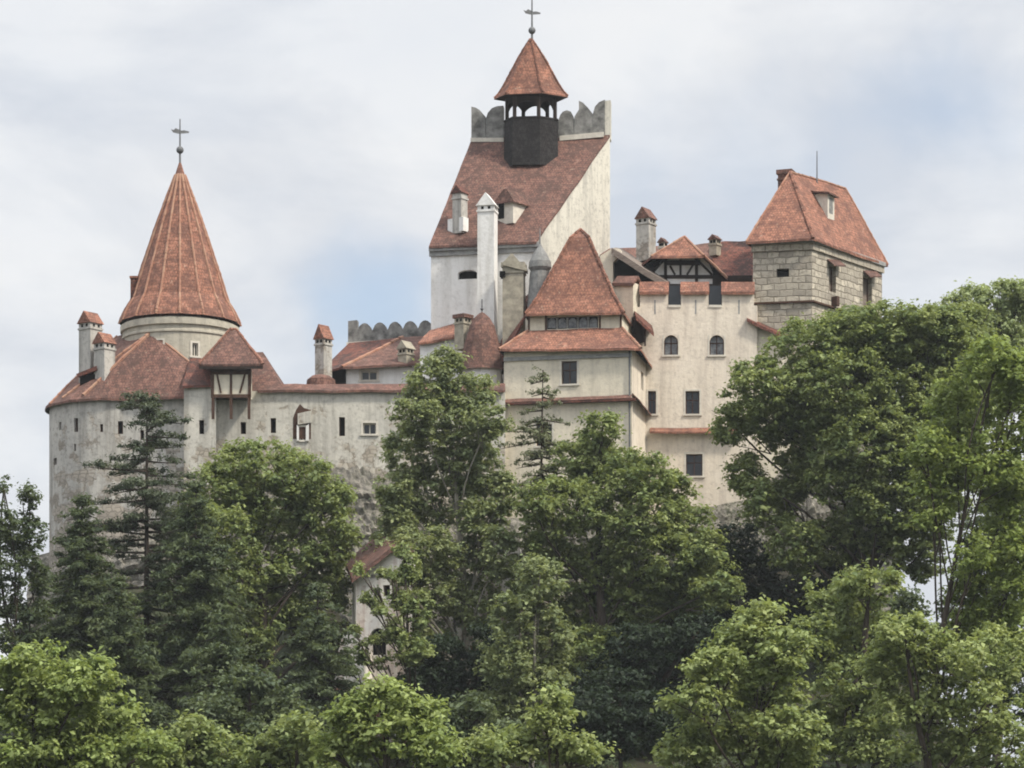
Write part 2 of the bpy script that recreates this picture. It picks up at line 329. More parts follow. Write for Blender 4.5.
STYLE = {  # frame material, surround width, mullions, transoms, pane
    'slit': ('frame', 0.10, 0, 0, 'void'), 'case': ('frame', 0.12, 1, 1, 'glass'), 'dark': (None, 0.0, 0, 0, 'void'), 'slot': ('frame', 0.0, 0, 0, 'void'),
    'white': ('trim', 0.14, 1, 0, 'glass'), 'arch': ('frame', 0.10, 1, 1, 'casement'), 'darkarch': (None, 0.0, 0, 0, 'void'), 'blind': ('brown', 0.0, 0, 0, 'board')}
def add_window(root, a, b, u0, u1, z0, z1, style, depth, name='window'):
    fm, sw, mul_, tra, pane = STYLE[style]; d = (b - a).normalized(); u = Vector((d.x, d.y, 0)); n = nrm(a, b); o = v3(a, 0)
    w = MB(); fw = 0.07
    if sw:                                               # limewashed surround, slightly proud, and a sill
        for q in ((u0 - sw, u0, z0, z1), (u1, u1 + sw, z0, z1)): w.obox(o, u, n, q[:2], (-0.05, 0.03), q[2:], 'trim')
        if style != 'arch': w.obox(o, u, n, (u0 - sw, u1 + sw), (-0.05, 0.03), (z1, z1 + sw), 'trim')
        w.obox(o, u, n, (u0 - sw - 0.05, u1 + sw + 0.05), (-0.05, 0.10), (z0 - 0.12, z0), 'trim')
    if fm:
        n0, n1 = -depth + 0.02, -depth + 0.09
        for q in ((u0, u0 + fw, z0, z1), (u1 - fw, u1, z0, z1), (u0 + fw, u1 - fw, z0, z0 + fw), (u0 + fw, u1 - fw, z1 - fw, z1)):
            w.obox(o, u, n, q[:2], (n0, n1), q[2:], fm)
        if mul_: m_ = (u0 + u1) / 2; w.obox(o, u, n, (m_ - 0.035, m_ + 0.035), (n0, n1 - 0.01), (z0 + fw, z1 - fw), fm)
        if tra: h_ = z0 + (z1 - z0) * 0.62; w.obox(o, u, n, (u0 + fw, u1 - fw), (n0, n1 - 0.02), (h_ - 0.03, h_ + 0.03), fm)
    g_ = MB(); k = n * (-depth + 0.015)
    g_.poly([o + u * u0 + v3(Vector((0, 0)), z0) + k, o + u * u1 + Vector((0, 0, z0)) + k, o + u * u1 + Vector((0, 0, z1)) + k, o + u * u0 + Vector((0, 0, z1)) + k], pane)
    if w.f: wo_ = w.build(name, root); g_.build('pane', wo_)
    else: g_.build(name, root)
def wall(mb, root, a, b, z0, z1, m, wins=(), depth=0.32):
    """upright wall from plan point a to b (left to right seen from outside), with real openings; wins: (px0, py0, px1, py1, style)"""
    d = (b - a).normalized(); ln = (b - a).length; n = nrm(a, b); u = Vector((d.x, d.y, 0)); o = v3(a, 0); ops = []
    for (x0, y0, x1, y1, st) in wins:
        p = on_plane(x0, y1, a, b); q = on_plane(x1, y0, a, b)
        u0 = (Vector((p.x, p.y)) - a).dot(d); u1 = (Vector((q.x, q.y)) - a).dot(d); um = (u0 + u1) / 2
        pm = on_plane((x0 + x1) / 2, y1, a, b); qm = on_plane((x0 + x1) / 2, y0, a, b)
        u0 = max(u0, 0.03); u1 = min(u1, ln - 0.03)
        ops.append((u0, u1, pm.z, qm.z, st)); add_window(root, a, b, u0, u1, pm.z, qm.z, st, depth)
    us = sorted({0, ln} | {q for w in ops for q in w[:2]}); zs = sorted({z0, z1} | {q for w in ops for q in w[2:4]})
    pt = lambda uu, zz, dd=0: o + u * uu + Vector((0, 0, zz)) - n * dd
    for i in range(len(us) - 1):
        for j in range(len(zs) - 1):
            cu = (us[i] + us[i + 1]) / 2; cz = (zs[j] + zs[j + 1]) / 2
            if any(w[0] < cu < w[1] and w[2] < cz < w[3] for w in ops): continue
            mb.poly([pt(us[i], zs[j]), pt(us[i + 1], zs[j]), pt(us[i + 1], zs[j + 1]), pt(us[i], zs[j + 1])], m)
    for (u0, u1, w0, w1, st) in ops:
        mb.poly([pt(u0, w0), pt(u0, w1), pt(u0, w1, depth), pt(u0, w0, depth)], m); mb.poly([pt(u1, w1), pt(u1, w0), pt(u1, w0, depth), pt(u1, w1, depth)], m)
        mb.poly([pt(u0, w1), pt(u1, w1), pt(u1, w1, depth), pt(u0, w1, depth)], m); mb.poly([pt(u1, w0), pt(u0, w0), pt(u0, w0, depth), pt(u1, w0, depth)], m)
        if st in ('arch', 'darkarch'):
            rise = min((u1 - u0) / 2, (w1 - w0) * 0.4); arc = [(u0 + (u1 - u0) * (0.5 - 0.5 * math.cos(t)), w1 - rise + rise * math.sin(t)) for t in [math.pi * k / 10 for k in range(11)]]
            for k in range(5): mb.poly([pt(u0, w1, .004), pt(*arc[k], .004), pt(*arc[k + 1], .004)], m); mb.poly([pt(*arc[k], .004), pt(*arc[k], depth - 0.1), pt(*arc[k + 1], depth - 0.1), pt(*arc[k + 1], .004)], m)
            for k in range(5, 10): mb.poly([pt(u1, w1, .004), pt(*arc[k], .004), pt(*arc[k + 1], .004)], m); mb.poly([pt(*arc[k], .004), pt(*arc[k], depth - 0.1), pt(*arc[k + 1], depth - 0.1), pt(*arc[k + 1], .004)], m)
def walls(mb, root, pts, z0, z1, m, wins=(), closed=False, depth=0.32):
    wins = list(wins); n = len(pts)
    for i in range(n if closed else n - 1):
        a, b = pts[i], pts[(i + 1) % n]; pa, pb = CX + F * a.x / a.y, CX + F * b.x / b.y
        w = [q for q in wins if pa < (q[0] + q[2]) / 2 <= pb] if pb > pa else []
        wins = [q for q in wins if q not in w]
        wall(mb, root, a, b, z0, z1, m, w, depth)
def slab(mb, a, b, pxs, t, m, out=0.0, zmin=None):                  # a shape drawn on the plane a-b, given thickness t
    n = nrm(a, b); pts = [on_plane(x, y, a, b) + n * out for x, y in pxs]
    if zmin is not None:
        for p in pts: p.z = max(p.z, zmin)
    mb.extrude(pts, n * -t, m)
def arc(c, r, t0, t1, n): return [Vector((c.x + r * math.cos(R(t0 + (t1 - t0) * i / n)), c.y + r * math.sin(R(t0 + (t1 - t0) * i / n)))) for i in range(n + 1)]
def chimney(parent, pxc, wpx, py0, py1, Y, body='white', cap='tile_bright', rot=-38, kind='gable', aspect=1.0, caph=None, slots=True):
    mb = MB(); t = R(rot); wid = wpx * Y / F; s = wid / (math.cos(t) + aspect * abs(math.sin(t)))
    u = Vector((math.cos(t), math.sin(t), 0)); n = Vector((math.sin(t), -math.cos(t), 0)); c = Vector((X(pxc, Y), Y, 0))
    hu, hn = s / 2, s * aspect / 2; zt, zb = Z(py0, Y), Z(py1, Y); ch = caph if caph else s * 0.75
    ze = zt - ch
    mb.obox(c, u, n, (-hu, hu), (-hn, hn), (zb, ze), body)
    mb.obox(c, u, n, (-hu - .06, hu + .06), (-hn - .06, hn + .06), (ze - 0.42, ze - 0.30), body)
    e = 0.10; k = lambda a, b, z: c + u * a + n * b + Vector((0, 0, z))
    if slots:
        for q in (-0.4, 0.4):
            mb.obox(c, u, n, (q * hu - 0.09, q * hu + 0.09), (hn, hn + 0.012), (ze - 0.25, ze - 0.06), 'void')
            mb.obox(c, u, n, (hu, hu + 0.012), (q * hn - 0.09, q * hn + 0.09), (ze - 0.25, ze - 0.06), 'void')
    if kind == 'gable':                                  # ridge along n
        L0, L1, R0, R1 = k(-hu - e, hn + e, ze), k(-hu - e, -hn - e, ze), k(hu + e, hn + e, ze), k(hu + e, -hn - e, ze)
        T0, T1 = k(0, hn + e, zt), k(0, -hn - e, zt)
        mb.poly([L0, R0, T0], cap); mb.poly([R1, L1, T1], cap); mb.poly([L1, L0, T0, T1], cap); mb.poly([R0, R1, T1, T0], cap); mb.poly([L0, L1, R1, R0], cap)
    elif kind == 'pyramid':
        q = [k(-hu - e, hn + e, ze), k(hu + e, hn + e, ze), k(hu + e, -hn - e, ze), k(-hu - e, -hn - e, ze)]; T = k(0, 0, zt)
        for i in range(4): mb.poly([q[i], q[(i + 1) % 4], T], cap)
        mb.poly(q[::-1], cap)
    else:
        mb.obox(c, u, n, (-hu - e, hu + e), (-hn - e, hn + e), (ze, zt), cap)
    return mb.build('chimney', parent)
def weathervane(parent, px, y_top, y_bot, Y, y_ball, y_vane, s=1.0):
    mb = MB(); c = pl(px, Y); mb.tube(P(px, y_bot + 6, Y), P(px, y_top, Y), 0.085 * s, 0.04 * s, 'metal', 6)
    zb = Z(y_ball, Y); r = 0.26 * s
    mb.lathe(c, [(r * math.cos(t) if abs(t) < 1.55 else 0.0, zb + r * math.sin(t)) for t in [R(-90 + 22.5 * i) for i in range(9)]], 'metal', 12)
    zv = Z(y_vane, Y); o = v3(c, zv); u = Vector((0.95, 0.3, 0)); n = Vector((0.3, -0.95, 0))
    prof = [(-0.62, 0.14), (-0.48, -0.06), (-0.12, -0.12), (0.25, -0.08), (0.62, -0.02), (0.62, 0.08), (0.3, 0.14), (0.1, 0.10), (-0.3, 0.24), (-0.45, 0.10)]
    mb.extrude([o + u * (a * s) + Vector((0, 0, b * s)) + n * 0.02 for a, b in prof], n * -0.04, 'metal')
    return mb.build('weathervane', parent)
def beam(mb, p, q, w, m='wood', up=None):                 # square timber
    p = Vector(p); q = Vector(q); d = (q - p).normalized(); a = d.orthogonal().normalized(); mb.tube(p, q, w * 0.7, w * 0.7, m, 4)

# ------------------------------------------------------------------ ground, hill and rock
def hill(x, y):
    dx = max(0.0, abs(x + 3) - 25) / 9; dy = max(0.0, abs(y - 208) - 8) / 24; d = math.hypot(dx, dy)
    z = 25.5 / (1 + (1.3 * d) ** 1.6) - 0.9
    return z + (mnoise.noise(Vector((x * .07, y * .07, 0))) * 1.1 + mnoise.noise(Vector((x * .3, y * .3, 4))) * 0.25) * min(1, max(0, (y - 30) / 60)) * min(1.0, 400 / (1 + abs(y) + abs(x)))
def terrain():
    n = 150; t = np.linspace(-1, 1, n * 2 + 1); ax = np.sinh(t * 4.2) / np.sinh(4.2) * 4000
    xs = ax; ys = ax + 185; me = bpy.data.meshes.new('ground'); V = [(x, y, hill(x, y)) for y in ys for x in xs]; w = len(xs)
    Fc = [(j * w + i, j * w + i + 1, (j + 1) * w + i + 1, (j + 1) * w + i) for j in range(len(ys) - 1) for i in range(w - 1)]
    me.from_pydata(V, [], Fc); me.materials.append(M['ground']); me.polygons.foreach_set('use_smooth', [True] * len(Fc))
    o = bpy.data.objects.new('ground', me); COL.objects.link(o); o['kind'] = 'structure'
terrain()
def rock_face():
    tops = [(30, 560, 204), (48, 556, 204), (80, 545, 198), (118, 540, 197.6), (160, 530, 198), (190, 490, 198.2), (260, 462, 198.0), (330, 452, 197.9), (400, 462, 197.9), (470, 520, 197.6),
            (503, 522, 197.2), (640, 522, 196.4), (655, 520, 201.0), (700, 512, 201.6), (760, 500, 201.6), (800, 450, 201.4), (830, 440, 201.8), (885, 420, 209)]
    nu, nv = 260, 60; V = []; 
    for i in range(nu + 1):
        px = 30 + (885 - 30) * i / nu
        for k in range(len(tops) - 1):
            if tops[k][0] <= px <= tops[k + 1][0]: break
        f = (px - tops[k][0]) / (tops[k + 1][0] - tops[k][0]); py = tops[k][1] * (1 - f) + tops[k + 1][1] * f; Y = tops[k][2] * (1 - f) + tops[k + 1][2] * f
        t = P(px, py, Y)
        for j in range(nv + 1):
            s = j / nv; drop = t.z - 13.0
            p = Vector((t.x * (1 + 0.02 * s), t.y + 0.9 - 9.5 * s ** 1.25, t.z + 0.3 - drop * s))
            q = p * 0.35; am = 0.25 + 1.1 * min(1, s * 6)
            w = (mnoise.noise(q) + 0.5 * mnoise.noise(q * 2.3) + 0.45 * abs(mnoise.noise(q * 4.7)) + 0.2 * mnoise.noise(q * 9)) * am
            st = math.floor(p.z * 0.9 + mnoise.noise(q * 0.8) * 2) % 2 * 0.25 * min(1, s * 8)
            V.append(p + Vector((w * 0.35, -w * 0.8 - st, w * 0.3)))
    me = bpy.data.meshes.new('rock_face'); w = nv + 1
    me.from_pydata([tuple(v) for v in V], [], [(i * w + j, i * w + j + 1, (i + 1) * w + j + 1, (i + 1) * w + j) for i in range(nu) for j in range(nv)])
    me.materials.append(M['rock']); o = bpy.data.objects.new('rock_face', me); COL.objects.link(o); o['kind'] = 'structure'
rock_face()

def haze_box(dens):
    mb = MB(); mb.obox(Vector((0, 0, 0)), Vector((1, 0)), Vector((0, 1)), (-4100, 4100), (-4100, 4500), (-3.4, 72), 'void'); o = mb.build('haze'); o.data.materials.clear()
    m = bpy.data.materials.new('thin_air'); m.use_nodes = True; t = m.node_tree; t.nodes.remove(t.nodes['Principled BSDF']); v = t.nodes.new('ShaderNodeVolumePrincipled')
    v.inputs['Color'].default_value = (0.90, 0.95, 1.0, 1); v.inputs['Density'].default_value = dens; v.inputs['Anisotropy'].default_value = 0.2; t.links.new(v.outputs[0], t.nodes['Material Output'].inputs['Volume'])
    o.data.materials.append(m); o['kind'] = 'stuff'
haze_box(0.00013)

# ------------------------------------------------------------------ round tower with the tall cone roof
t_ = thing('round_tower', 'round tower with a tall ribbed red cone roof and weathervane', 'tower', (X(180, 205), 205, 30))
c = pl(180, 205); rd = 57 * 205 / F
mb = MB(); walls(mb, t_, arc(c, rd, 180, 540, 40), 30, Z(327, 205), 'drum', [(190, 343, 198, 356, 'white'), (158, 340, 163, 348, 'slit')], False, 0.25); mb.build('wall', t_)
mb = MB(); ze = Z(327, 205); mb.lathe(c, [(rd + .02, ze - 1.05), (rd + .09, ze - 1.0), (rd + .09, ze - .88), (rd + .02, ze - .83)], 'drum', 40)
mb.lathe(c, [(rd + .02, ze - .55), (rd + .16, ze - .5), (rd + .16, ze - .1), (rd - .2, ze)], 'drum', 40); mb.build('cornice', t_)
prof = [(60.5, 325), (59, 320), (55, 311.5), (48.5, 301), (40, 274), (31, 247), (21.5, 219), (11.5, 192), (5, 175), (1.2, 163)]
mb = MB(); pr = [(r * 205 / F, Z(y, 205)) for r, y in prof]; mb.lathe(c, pr, 'tile_bright', 16, R(6)); mb.lathe(c, [(pr[0][0], pr[0][1]), (rd - .1, pr[0][1] + .05)], 'wood', 16, R(6)); rf = mb.build('roof', t_)
for i in range(16):
    a = R(6) + 2 * math.pi * i / 16
    q = [Vector((c.x + (r + .01) * math.cos(a), c.y + (r + .01) * math.sin(a), z)) for (r, z) in pr[:-1]]
    hip(rf, q[0], q[-1], 'mortar', 0.085, q[1:-1])
mb = MB(); o = P(135.5, 290, 204.2); mb.obox(o, Vector((1, 0)), Vector((0, -1)), (-.3, .9), (-.35, .35), (-.9, .75), 'tile_dark'); mb.obox(o, Vector((1, 0)), Vector((0, -1)), (-.36, .9), (-.42, .42), (.75, .88), 'tile_bright'); mb.build('dormer', rf)
weathervane(t_, 180, 119, 163, 205, 150, 132)

# ------------------------------------------------------------------ half-round bastion
b_ = thing('round_bastion', 'grey weathered half-round bastion with slit windows and a lean-to tiled roof under the cone tower', 'bastion', (X(118, 204), 204, 26))
c = pl(118, 204); rb = 68 * 204 / F; ze = Z(408, 204)
ar = arc(c, rb, 150, 282, 18) + [pl(188, 198.9)]
mb = MB(); walls(mb, b_, ar, 18, ze + .1, 'grey', [(59, 422, 62, 430, 'slot'), (74, 418, 78, 432, 'slot'), (73, 444, 76, 451, 'slot'), (118, 421, 124, 434, 'slot'), (53, 458, 57, 465, 'dark'), (100, 424, 103, 432, 'slot'), (140, 430, 144, 440, 'slot')])
mb.build('wall', b_)
mb = MB(); ea = arc(c, rb + .3, 150, 282, 11) + [pl(188, 198.3)]; Lp = P(117, 336, 205); V = P(151, 332, 201.6); D = P(190, 362, 200.6)
ev = [v3(p, ze - .15) for p in ea]; rid = MB()
for i, (p, q) in enumerate(zip(ev, ev[1:])):
    mid = 0.5 * (i + .5)
    if i < 5: mb.roof([p, q, Lp], 'tile')
    elif i == 5: mb.roof([p, q, V, Lp], 'tile')
    else: mb.roof([p, q, V], 'tile')
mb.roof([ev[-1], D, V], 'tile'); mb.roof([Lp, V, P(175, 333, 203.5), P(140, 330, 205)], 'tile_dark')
rf = mb.build('roof', b_)
for e in (ev[6], ev[8]): hip(rf, e.lerp(V, .06), V, 'mortar', .12)
hip(rf, ev[5], Lp, 'mortar', .1); hip(rf, V, D, 'mortar', .1)
chimney(rf, 90.5, 23, 312, 392, 201.6, 'grey', 'tile_bright'); chimney(rf, 104.5, 21, 333, 392, 200.6, 'grey', 'tile_bright')
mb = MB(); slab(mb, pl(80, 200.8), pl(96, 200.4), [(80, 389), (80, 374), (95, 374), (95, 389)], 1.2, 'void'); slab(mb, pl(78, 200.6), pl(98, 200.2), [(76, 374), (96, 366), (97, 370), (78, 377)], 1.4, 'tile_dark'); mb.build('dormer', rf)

# ------------------------------------------------------------------ curtain wall
w_ = thing('curtain_wall', 'long pale rendered curtain wall with small windows and a red tile coping, left of the tall spruce', 'castle wall', (X(300, 199), 199, 27))
a, b = pl(184, 198.6), pl(505, 198.2); zt = Z(391, 198.5)
mb = MB(); wall(mb, w_, a, b, 20, zt, 'curtain', [(240.5, 422, 246, 434, 'slot'), (270.5, 418, 276, 433, 'slot'), (339, 417, 345, 436, 'slot'), (363, 423, 376, 434, 'white'), (299, 427, 306, 440, 'white')], 0.4)
n = nrm(a, b); zz = Vector((0, 0, 1)); 
a2, b2 = a - Vector((n.x, n.y)) * 1.1, b - Vector((n.x, n.y)) * 1.1
wall(mb, w_, b2, a2, 20, zt, 'curtain'); mb.poly([v3(a2, 20), v3(a, 20), v3(a, zt), v3(a2, zt)], 'curtain'); mb.poly([v3(b, 20), v3(b2, 20), v3(b2, zt), v3(b, zt)], 'curtain'); mb.build('wall', w_)
mb = MB(); a3 = on_plane(258, 391, a, b); b3 = v3(b, zt); e = n * .28
ht = .55; mb.roof([a3 + e, b3 + e, b3 - n * .55 + zz * ht, a3 - n * .55 + zz * ht], 'tile', amp=.07); mb.roof([b3 - n * 1.4, a3 - n * 1.4, a3 - n * .55 + zz * ht, b3 - n * .55 + zz * ht], 'tile'); mb.build('coping', w_)
mb = MB(); pts = [(293, 439), (293, 418), (296, 410), (300, 404), (304, 408), (311, 410), (311, 439)]
mb.poly([on_plane(x, y, a, b) + n * .012 for x, y in pts], 'brown'); slab(mb, a, b, [(297, 441), (297, 425), (299, 427), (299, 441)], .1, 'white', .15); slab(mb, a, b, [(306, 441), (306, 427), (309, 424), (309, 441)], .1, 'white', .15)
slab(mb, a, b, [(298, 425), (298, 414), (311, 411), (311, 423)], .2, 'curtain', .2); mb.build('niche', w_)

# half-timbered bay projecting above the curtain wall
y_ = thing('timber_bay', 'half-timbered oriel bay with a red pyramid roof projecting above the curtain wall', 'oriel', (X(231, 198), 198, 34))
a, b = pl(212, 197.4), pl(250, 197.2); c2 = pl(252, 199); d2 = pl(214, 199.2); zb, zt = Z(397, 197.3), Z(366, 197.3)
mb = MB(); walls(mb, y_, [a, b, c2, d2], zb, zt, 'cream2', closed=True); mb.poly([v3(p, zb) for p in (a, d2, c2, b)], 'wood'); mb.build('wall', y_)
mb = MB()
def tl(x0, y0, x1, y1, w=2.2):
    l = Vector((y1 - y0, x0 - x1)); l.normalize(); l *= w / 2
    slab(mb, a, b, [(x0 - l.x, y0 - l.y), (x1 - l.x, y1 - l.y), (x1 + l.x, y1 + l.y), (x0 + l.x, y0 + l.y)], .16, 'brown', .06)
for q in ((212.5, 366, 212.5, 397, 3), (231, 370, 231, 394, 2.4), (249.5, 366, 249.5, 397, 3), (217, 374, 221, 393, 1.8), (245, 374, 240, 393, 1.8)): tl(*q)
mb2 = mb; tl(211, 396, 251, 396, 3.4); tl(211, 371, 251, 371, 7)
for x in (213, 231, 249): tl(x, 397, x, 419, 2.6)
mb.build('timber_frame', y_)
mb = MB(); e = [P(199, 364, 196.9), P(263, 364, 196.6), P(262, 358, 200.4), P(202, 358, 200.4)]; t0, t1 = P(230, 329, 198.6), P(236, 329, 198.8)
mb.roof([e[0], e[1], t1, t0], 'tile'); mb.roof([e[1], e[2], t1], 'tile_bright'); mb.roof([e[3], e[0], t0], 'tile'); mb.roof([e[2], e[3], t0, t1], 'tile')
mb.extrude([q + zz * -.1 for q in e], zz * -.22, 'wood'); rf = mb.build('roof', y_)
hip(rf, e[0], t0, 'tile_bright', .09); hip(rf, e[1], t1, 'tile_bright', .09); hip(rf, t0, t1, 'tile_bright', .09)

# pale projecting wall block left of the bay, and the small hipped roofs behind the coping
s_ = thing('gatehouse_block', 'narrow pale plaster block with a shadow-coloured tiled roof squeezed between bastion and oriel bay', 'building', (X(200, 199), 199, 27))
mb = MB(); q = [pl(184, 197.9), pl(216, 197.7), pl(216, 200.5), pl(184, 200.5)]; walls(mb, s_, q, 20, Z(386, 198), 'curtain', [(199, 420, 204, 434, 'dark')], True); mb.build('wall', s_)
mb = MB(); mb.roof([P(182, 386, 197.6), P(218, 384, 197.5), P(216, 358, 200.4), P(190, 358, 200.4)], 'tile_dark'); mb.build('roof', s_)  # roof coloured dark in place of the shadow beside the bay roof
k_ = thing('hipped_shed', 'low shed with red hipped roof just right of the oriel bay, behind the coping', 'building', (X(262, 202), 202, 31))
mb = MB(); q = [pl(248, 200.6), pl(278, 200.6), pl(278, 205), pl(248, 205)]; walls(mb, k_, q, 28, Z(388, 201), 'curtain', closed=True); mb.build('wall', k_)
mb = MB(); mb.roof([P(240, 392, 200), P(283, 388, 200), P(263, 352, 203), P(256, 352, 203)], 'tile'); mb.roof([P(283, 388, 200), P(284, 384, 205.5), P(263, 352, 203)], 'tile'); mb.roof([P(284, 384, 205.5), P(240, 384, 205.5), P(256, 352, 203), P(263, 352, 203)], 'tile'); mb.roof([P(240, 384, 205.5), P(240, 392, 200), P(256, 352, 203)], 'tile'); mb.build('roof', k_)

# ------------------------------------------------------------------ court range behind the curtain wall
h_ = thing('court_range', 'low white range with a brown tiled roof and scalloped stone parapet, behind the curtain wall', 'building', (X(375, 207), 207, 31))
a, b = pl(345, 205.4), pl(436, 205); 
mb = MB(); walls(mb, h_, [a, b, pl(436, 211), pl(330, 211), pl(327, 207)], 30, Z(364, 205.3), 'white', [(361, 371, 377, 380, 'white')], True); mb.build('wall', h_)
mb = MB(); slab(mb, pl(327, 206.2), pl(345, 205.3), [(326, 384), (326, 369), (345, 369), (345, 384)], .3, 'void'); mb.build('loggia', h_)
mb = MB(); R1, R2 = P(349, 343, 211), P(403, 337, 209.6)
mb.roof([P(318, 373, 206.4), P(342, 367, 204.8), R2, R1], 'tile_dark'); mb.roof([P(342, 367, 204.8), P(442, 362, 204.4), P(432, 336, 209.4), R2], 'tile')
rf = mb.build('roof', h_); mb = MB(); mb.ridge(P(342, 367, 204.8), R2, 'mortar', .13); mb.build('ridge_tiles', rf)
chimney(rf, 406, 16, 341, 368, 205.2, 'stone_chim', 'stone_chim', -40, 'gable')
a, b = pl(346, 211.4), pl(434, 210.6); mb = MB(); pts = [(348, 346), (348, 321)]
pts += [(357, 320), (357, 324)]
for i in range(5):
    x0 = 357 + i * 15.2
    for k in range(7): pts.append((x0 + 15.2 * k / 6, 331.5 - 8.5 * math.sin(math.pi * k / 6) ** .6 - i * .7))
pts += [(433, 340)]
slab(mb, a, b, pts, .7, 'stone'); mb.build('parapet', h_)
for i in range(5):
    x0 = 359.5 + i * 15.2; mb = MB(); slab(mb, a, b, [(x0, 345), (x0 + 1, 334 - i * .7), (x0 + 5.5, 329.5 - i * .7), (x0 + 10, 334 - i * .7), (x0 + 11, 343)], .05, 'stone', .055); mb.build('parapet_panel', h_)
mb = MB(); slab(mb, a, b, [(347, 346), (347, 343), (434, 337), (434, 341)], .3, 'trim', .25); mb.build('ledge', h_)
f_ = thing('lean_to_house', 'little lean-to with a bright red roof at the foot of the square keep', 'building', (X(445, 203), 203, 32))
mb = MB(); walls(mb, f_, [pl(420, 203.6), pl(470, 203), pl(470, 206), pl(420, 206)], 30, Z(340, 203), 'white', closed=True); mb.build('wall', f_)
mb = MB(); mb.roof([P(418, 343, 203.3), P(474, 333, 202.7), P(474, 318, 206), P(430, 330, 206)], 'tile_bright'); rf = mb.build('roof', f_)
chimney(rf, 463, 17, 315, 350, 202.4, 'stone_chim', 'tile', -40, 'flat', caph=.25)
n_ = thing('chimney_stack', 'slim free-standing chimney stack with a red saddle cap, left of the scalloped parapet', 'chimney', (X(323, 203), 203, 33))
ch = chimney(n_, 323.5, 17, 325, 378, 203, 'grey', 'tile_bright', -40, 'gable', caph=1.0); ch.name = 'stack'
mb = MB(); mb.lathe(pl(321, 201.6), [(1.0, Z(386, 201.6)), (.95, Z(380, 201.6)), (.6, Z(376, 201.6)), (0, Z(374, 201.6))], 'tile', 14); mb.build('base', n_)
d_ = thing('stair_turret', 'small stair turret with a steep red candle-snuffer roof and pin finial behind the spruce top', 'turret', (X(482, 201.5), 201.5, 30))
c = pl(482, 201.5); mb = MB(); walls(mb, d_, arc(c, 1.35, 0, 360, 16)[::1], 28, Z(366, 201.5), 'white'); mb.build('wall', d_)
mb = MB(); mb.lathe(c, [(q * 201.5 / F, Z(y, 201.5)) for q, y in ((25, 372), (22, 362), (17, 342), (12.5, 326), (8, 318), (3, 313.5), (.4, 312))], 'tile', 12); mb.lathe(c, [(25 * 201.5 / F, Z(372, 201.5)), (1.3, Z(367, 201.5))], 'wood', 12); mb.build('roof', d_)
mb = MB(); mb.tube(P(482, 314, 201.5), P(482, 299, 201.5), .06, .04, 'metal', 6); mb.lathe(c, [(0, Z(311, 201.5)), (.14, Z(309, 201.5)), (0, Z(307, 201.5))], 'metal', 8); mb.build('finial', d_)

# ------------------------------------------------------------------ square keep
kp = thing('square_keep', 'tall square keep with a steep mono-pitch red roof, stone merlons and white walls', 'tower', (X(520, 209), 209, 30))
A, B, C, D = pl(431, 206.5), pl(538, 205), pl(610, 212), pl(472, 213)
zA = Z(243, 206.5); zT = Z(138.5, 212.5)
mb = MB(); wall(mb, kp, A, B, 28, zA, 'white', [(458, 270, 477, 279, 'darkarch'), (500, 272, 505, 279, 'dark')], .45)
slope_pts = lambda p, q: [v3(p, 28), v3(q, 28), v3(q, zT), v3(p, zA)]
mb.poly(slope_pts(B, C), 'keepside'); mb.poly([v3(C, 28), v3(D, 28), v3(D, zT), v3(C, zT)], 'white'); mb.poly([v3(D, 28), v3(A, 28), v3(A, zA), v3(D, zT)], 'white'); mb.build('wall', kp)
up = Vector((0, 0, .12)); fo = Vector((A.x, A.y, 0)) - Vector((D.x, D.y, 0)); fo = fo.normalized() * .35 - zz * .4
mb = MB(); mb.roof([v3(A, zA) + fo + up, v3(B, zA) + fo + up, v3(C, zT) + up, v3(D, zT) + up], 'tile', amp=.09); rf = mb.build('roof', kp)
mb = MB(); nA = nrm(A, B); mb.obox(v3(A, 0), (B - A).normalized(), nA, (-.1, (B - A).length + .1), (.005, .28), (zA - .62, zA - .30), 'cornice'); mb.obox(v3(A, 0), (B - A).normalized(), nA, (-.1, (B - A).length + .1), (.005, .14), (zA - .95, zA - .62), 'cornice'); mb.build('cornice', kp)
# parapet on the high back wall
n = nrm(D, C); zl = [(471, 142), (505, 142)]
for q in ([(471, 143), (471, 139), (504, 139), (504, 143)], [(560, 142), (560, 137), (604, 133), (604, 138)]):
    mb = MB(); slab(mb, D, C, q, .95, 'trim', .35); mb.build('ledge', kp)
def lobe(x0, x1, y0, y1, yb, flip=False):              # swallow-tail merlon: a rounded shoulder beside a hollow
    pts = []
    for k in range(9):
        f = k / 8; pts.append((x0 + (x1 - x0) * f, y0 + (y1 - y0) * (f ** 2 if not flip else math.sqrt(f))))
    return [(x0, yb)] + pts + [(x1, yb)]
for q in ([(471.5, 141), (471.5, 107), (476, 108), (480, 110.5), (483, 114), (485.7, 117), (485.7, 141)], [(486, 141), (486.3, 118), (488, 113), (492, 108.5), (497, 106.5), (503.5, 106), (503.5, 141)],
          [(558, 139), (559, 119), (560.5, 115), (563, 112), (567, 110.5), (571, 112), (573.6, 117), (573.8, 139)], [(574, 138), (574.5, 117), (577, 113), (579, 110), (579, 101), (583, 103), (588, 108), (592.7, 114), (592.7, 137)],
          [(593, 137), (593, 114), (595, 107), (599, 102.5), (605, 100), (605, 136)]):
    mb = MB(); slab(mb, D, C, q, .75, 'stone', .1); mb.build('merlon', kp)
mb = MB(); slab(mb, D, C, [(503, 141), (503, 122), (560, 120), (560, 139)], .5, 'stone'); mb.build('parapet', kp); mb = MB()
mb.extrude([on_plane(604, 139, D, C), on_plane(604, 101, D, C), on_plane(610.5, 100, D, C), on_plane(610.5, 139, D, C)], n * -.9, 'keepside'); mb.build('parapet_pier', kp)
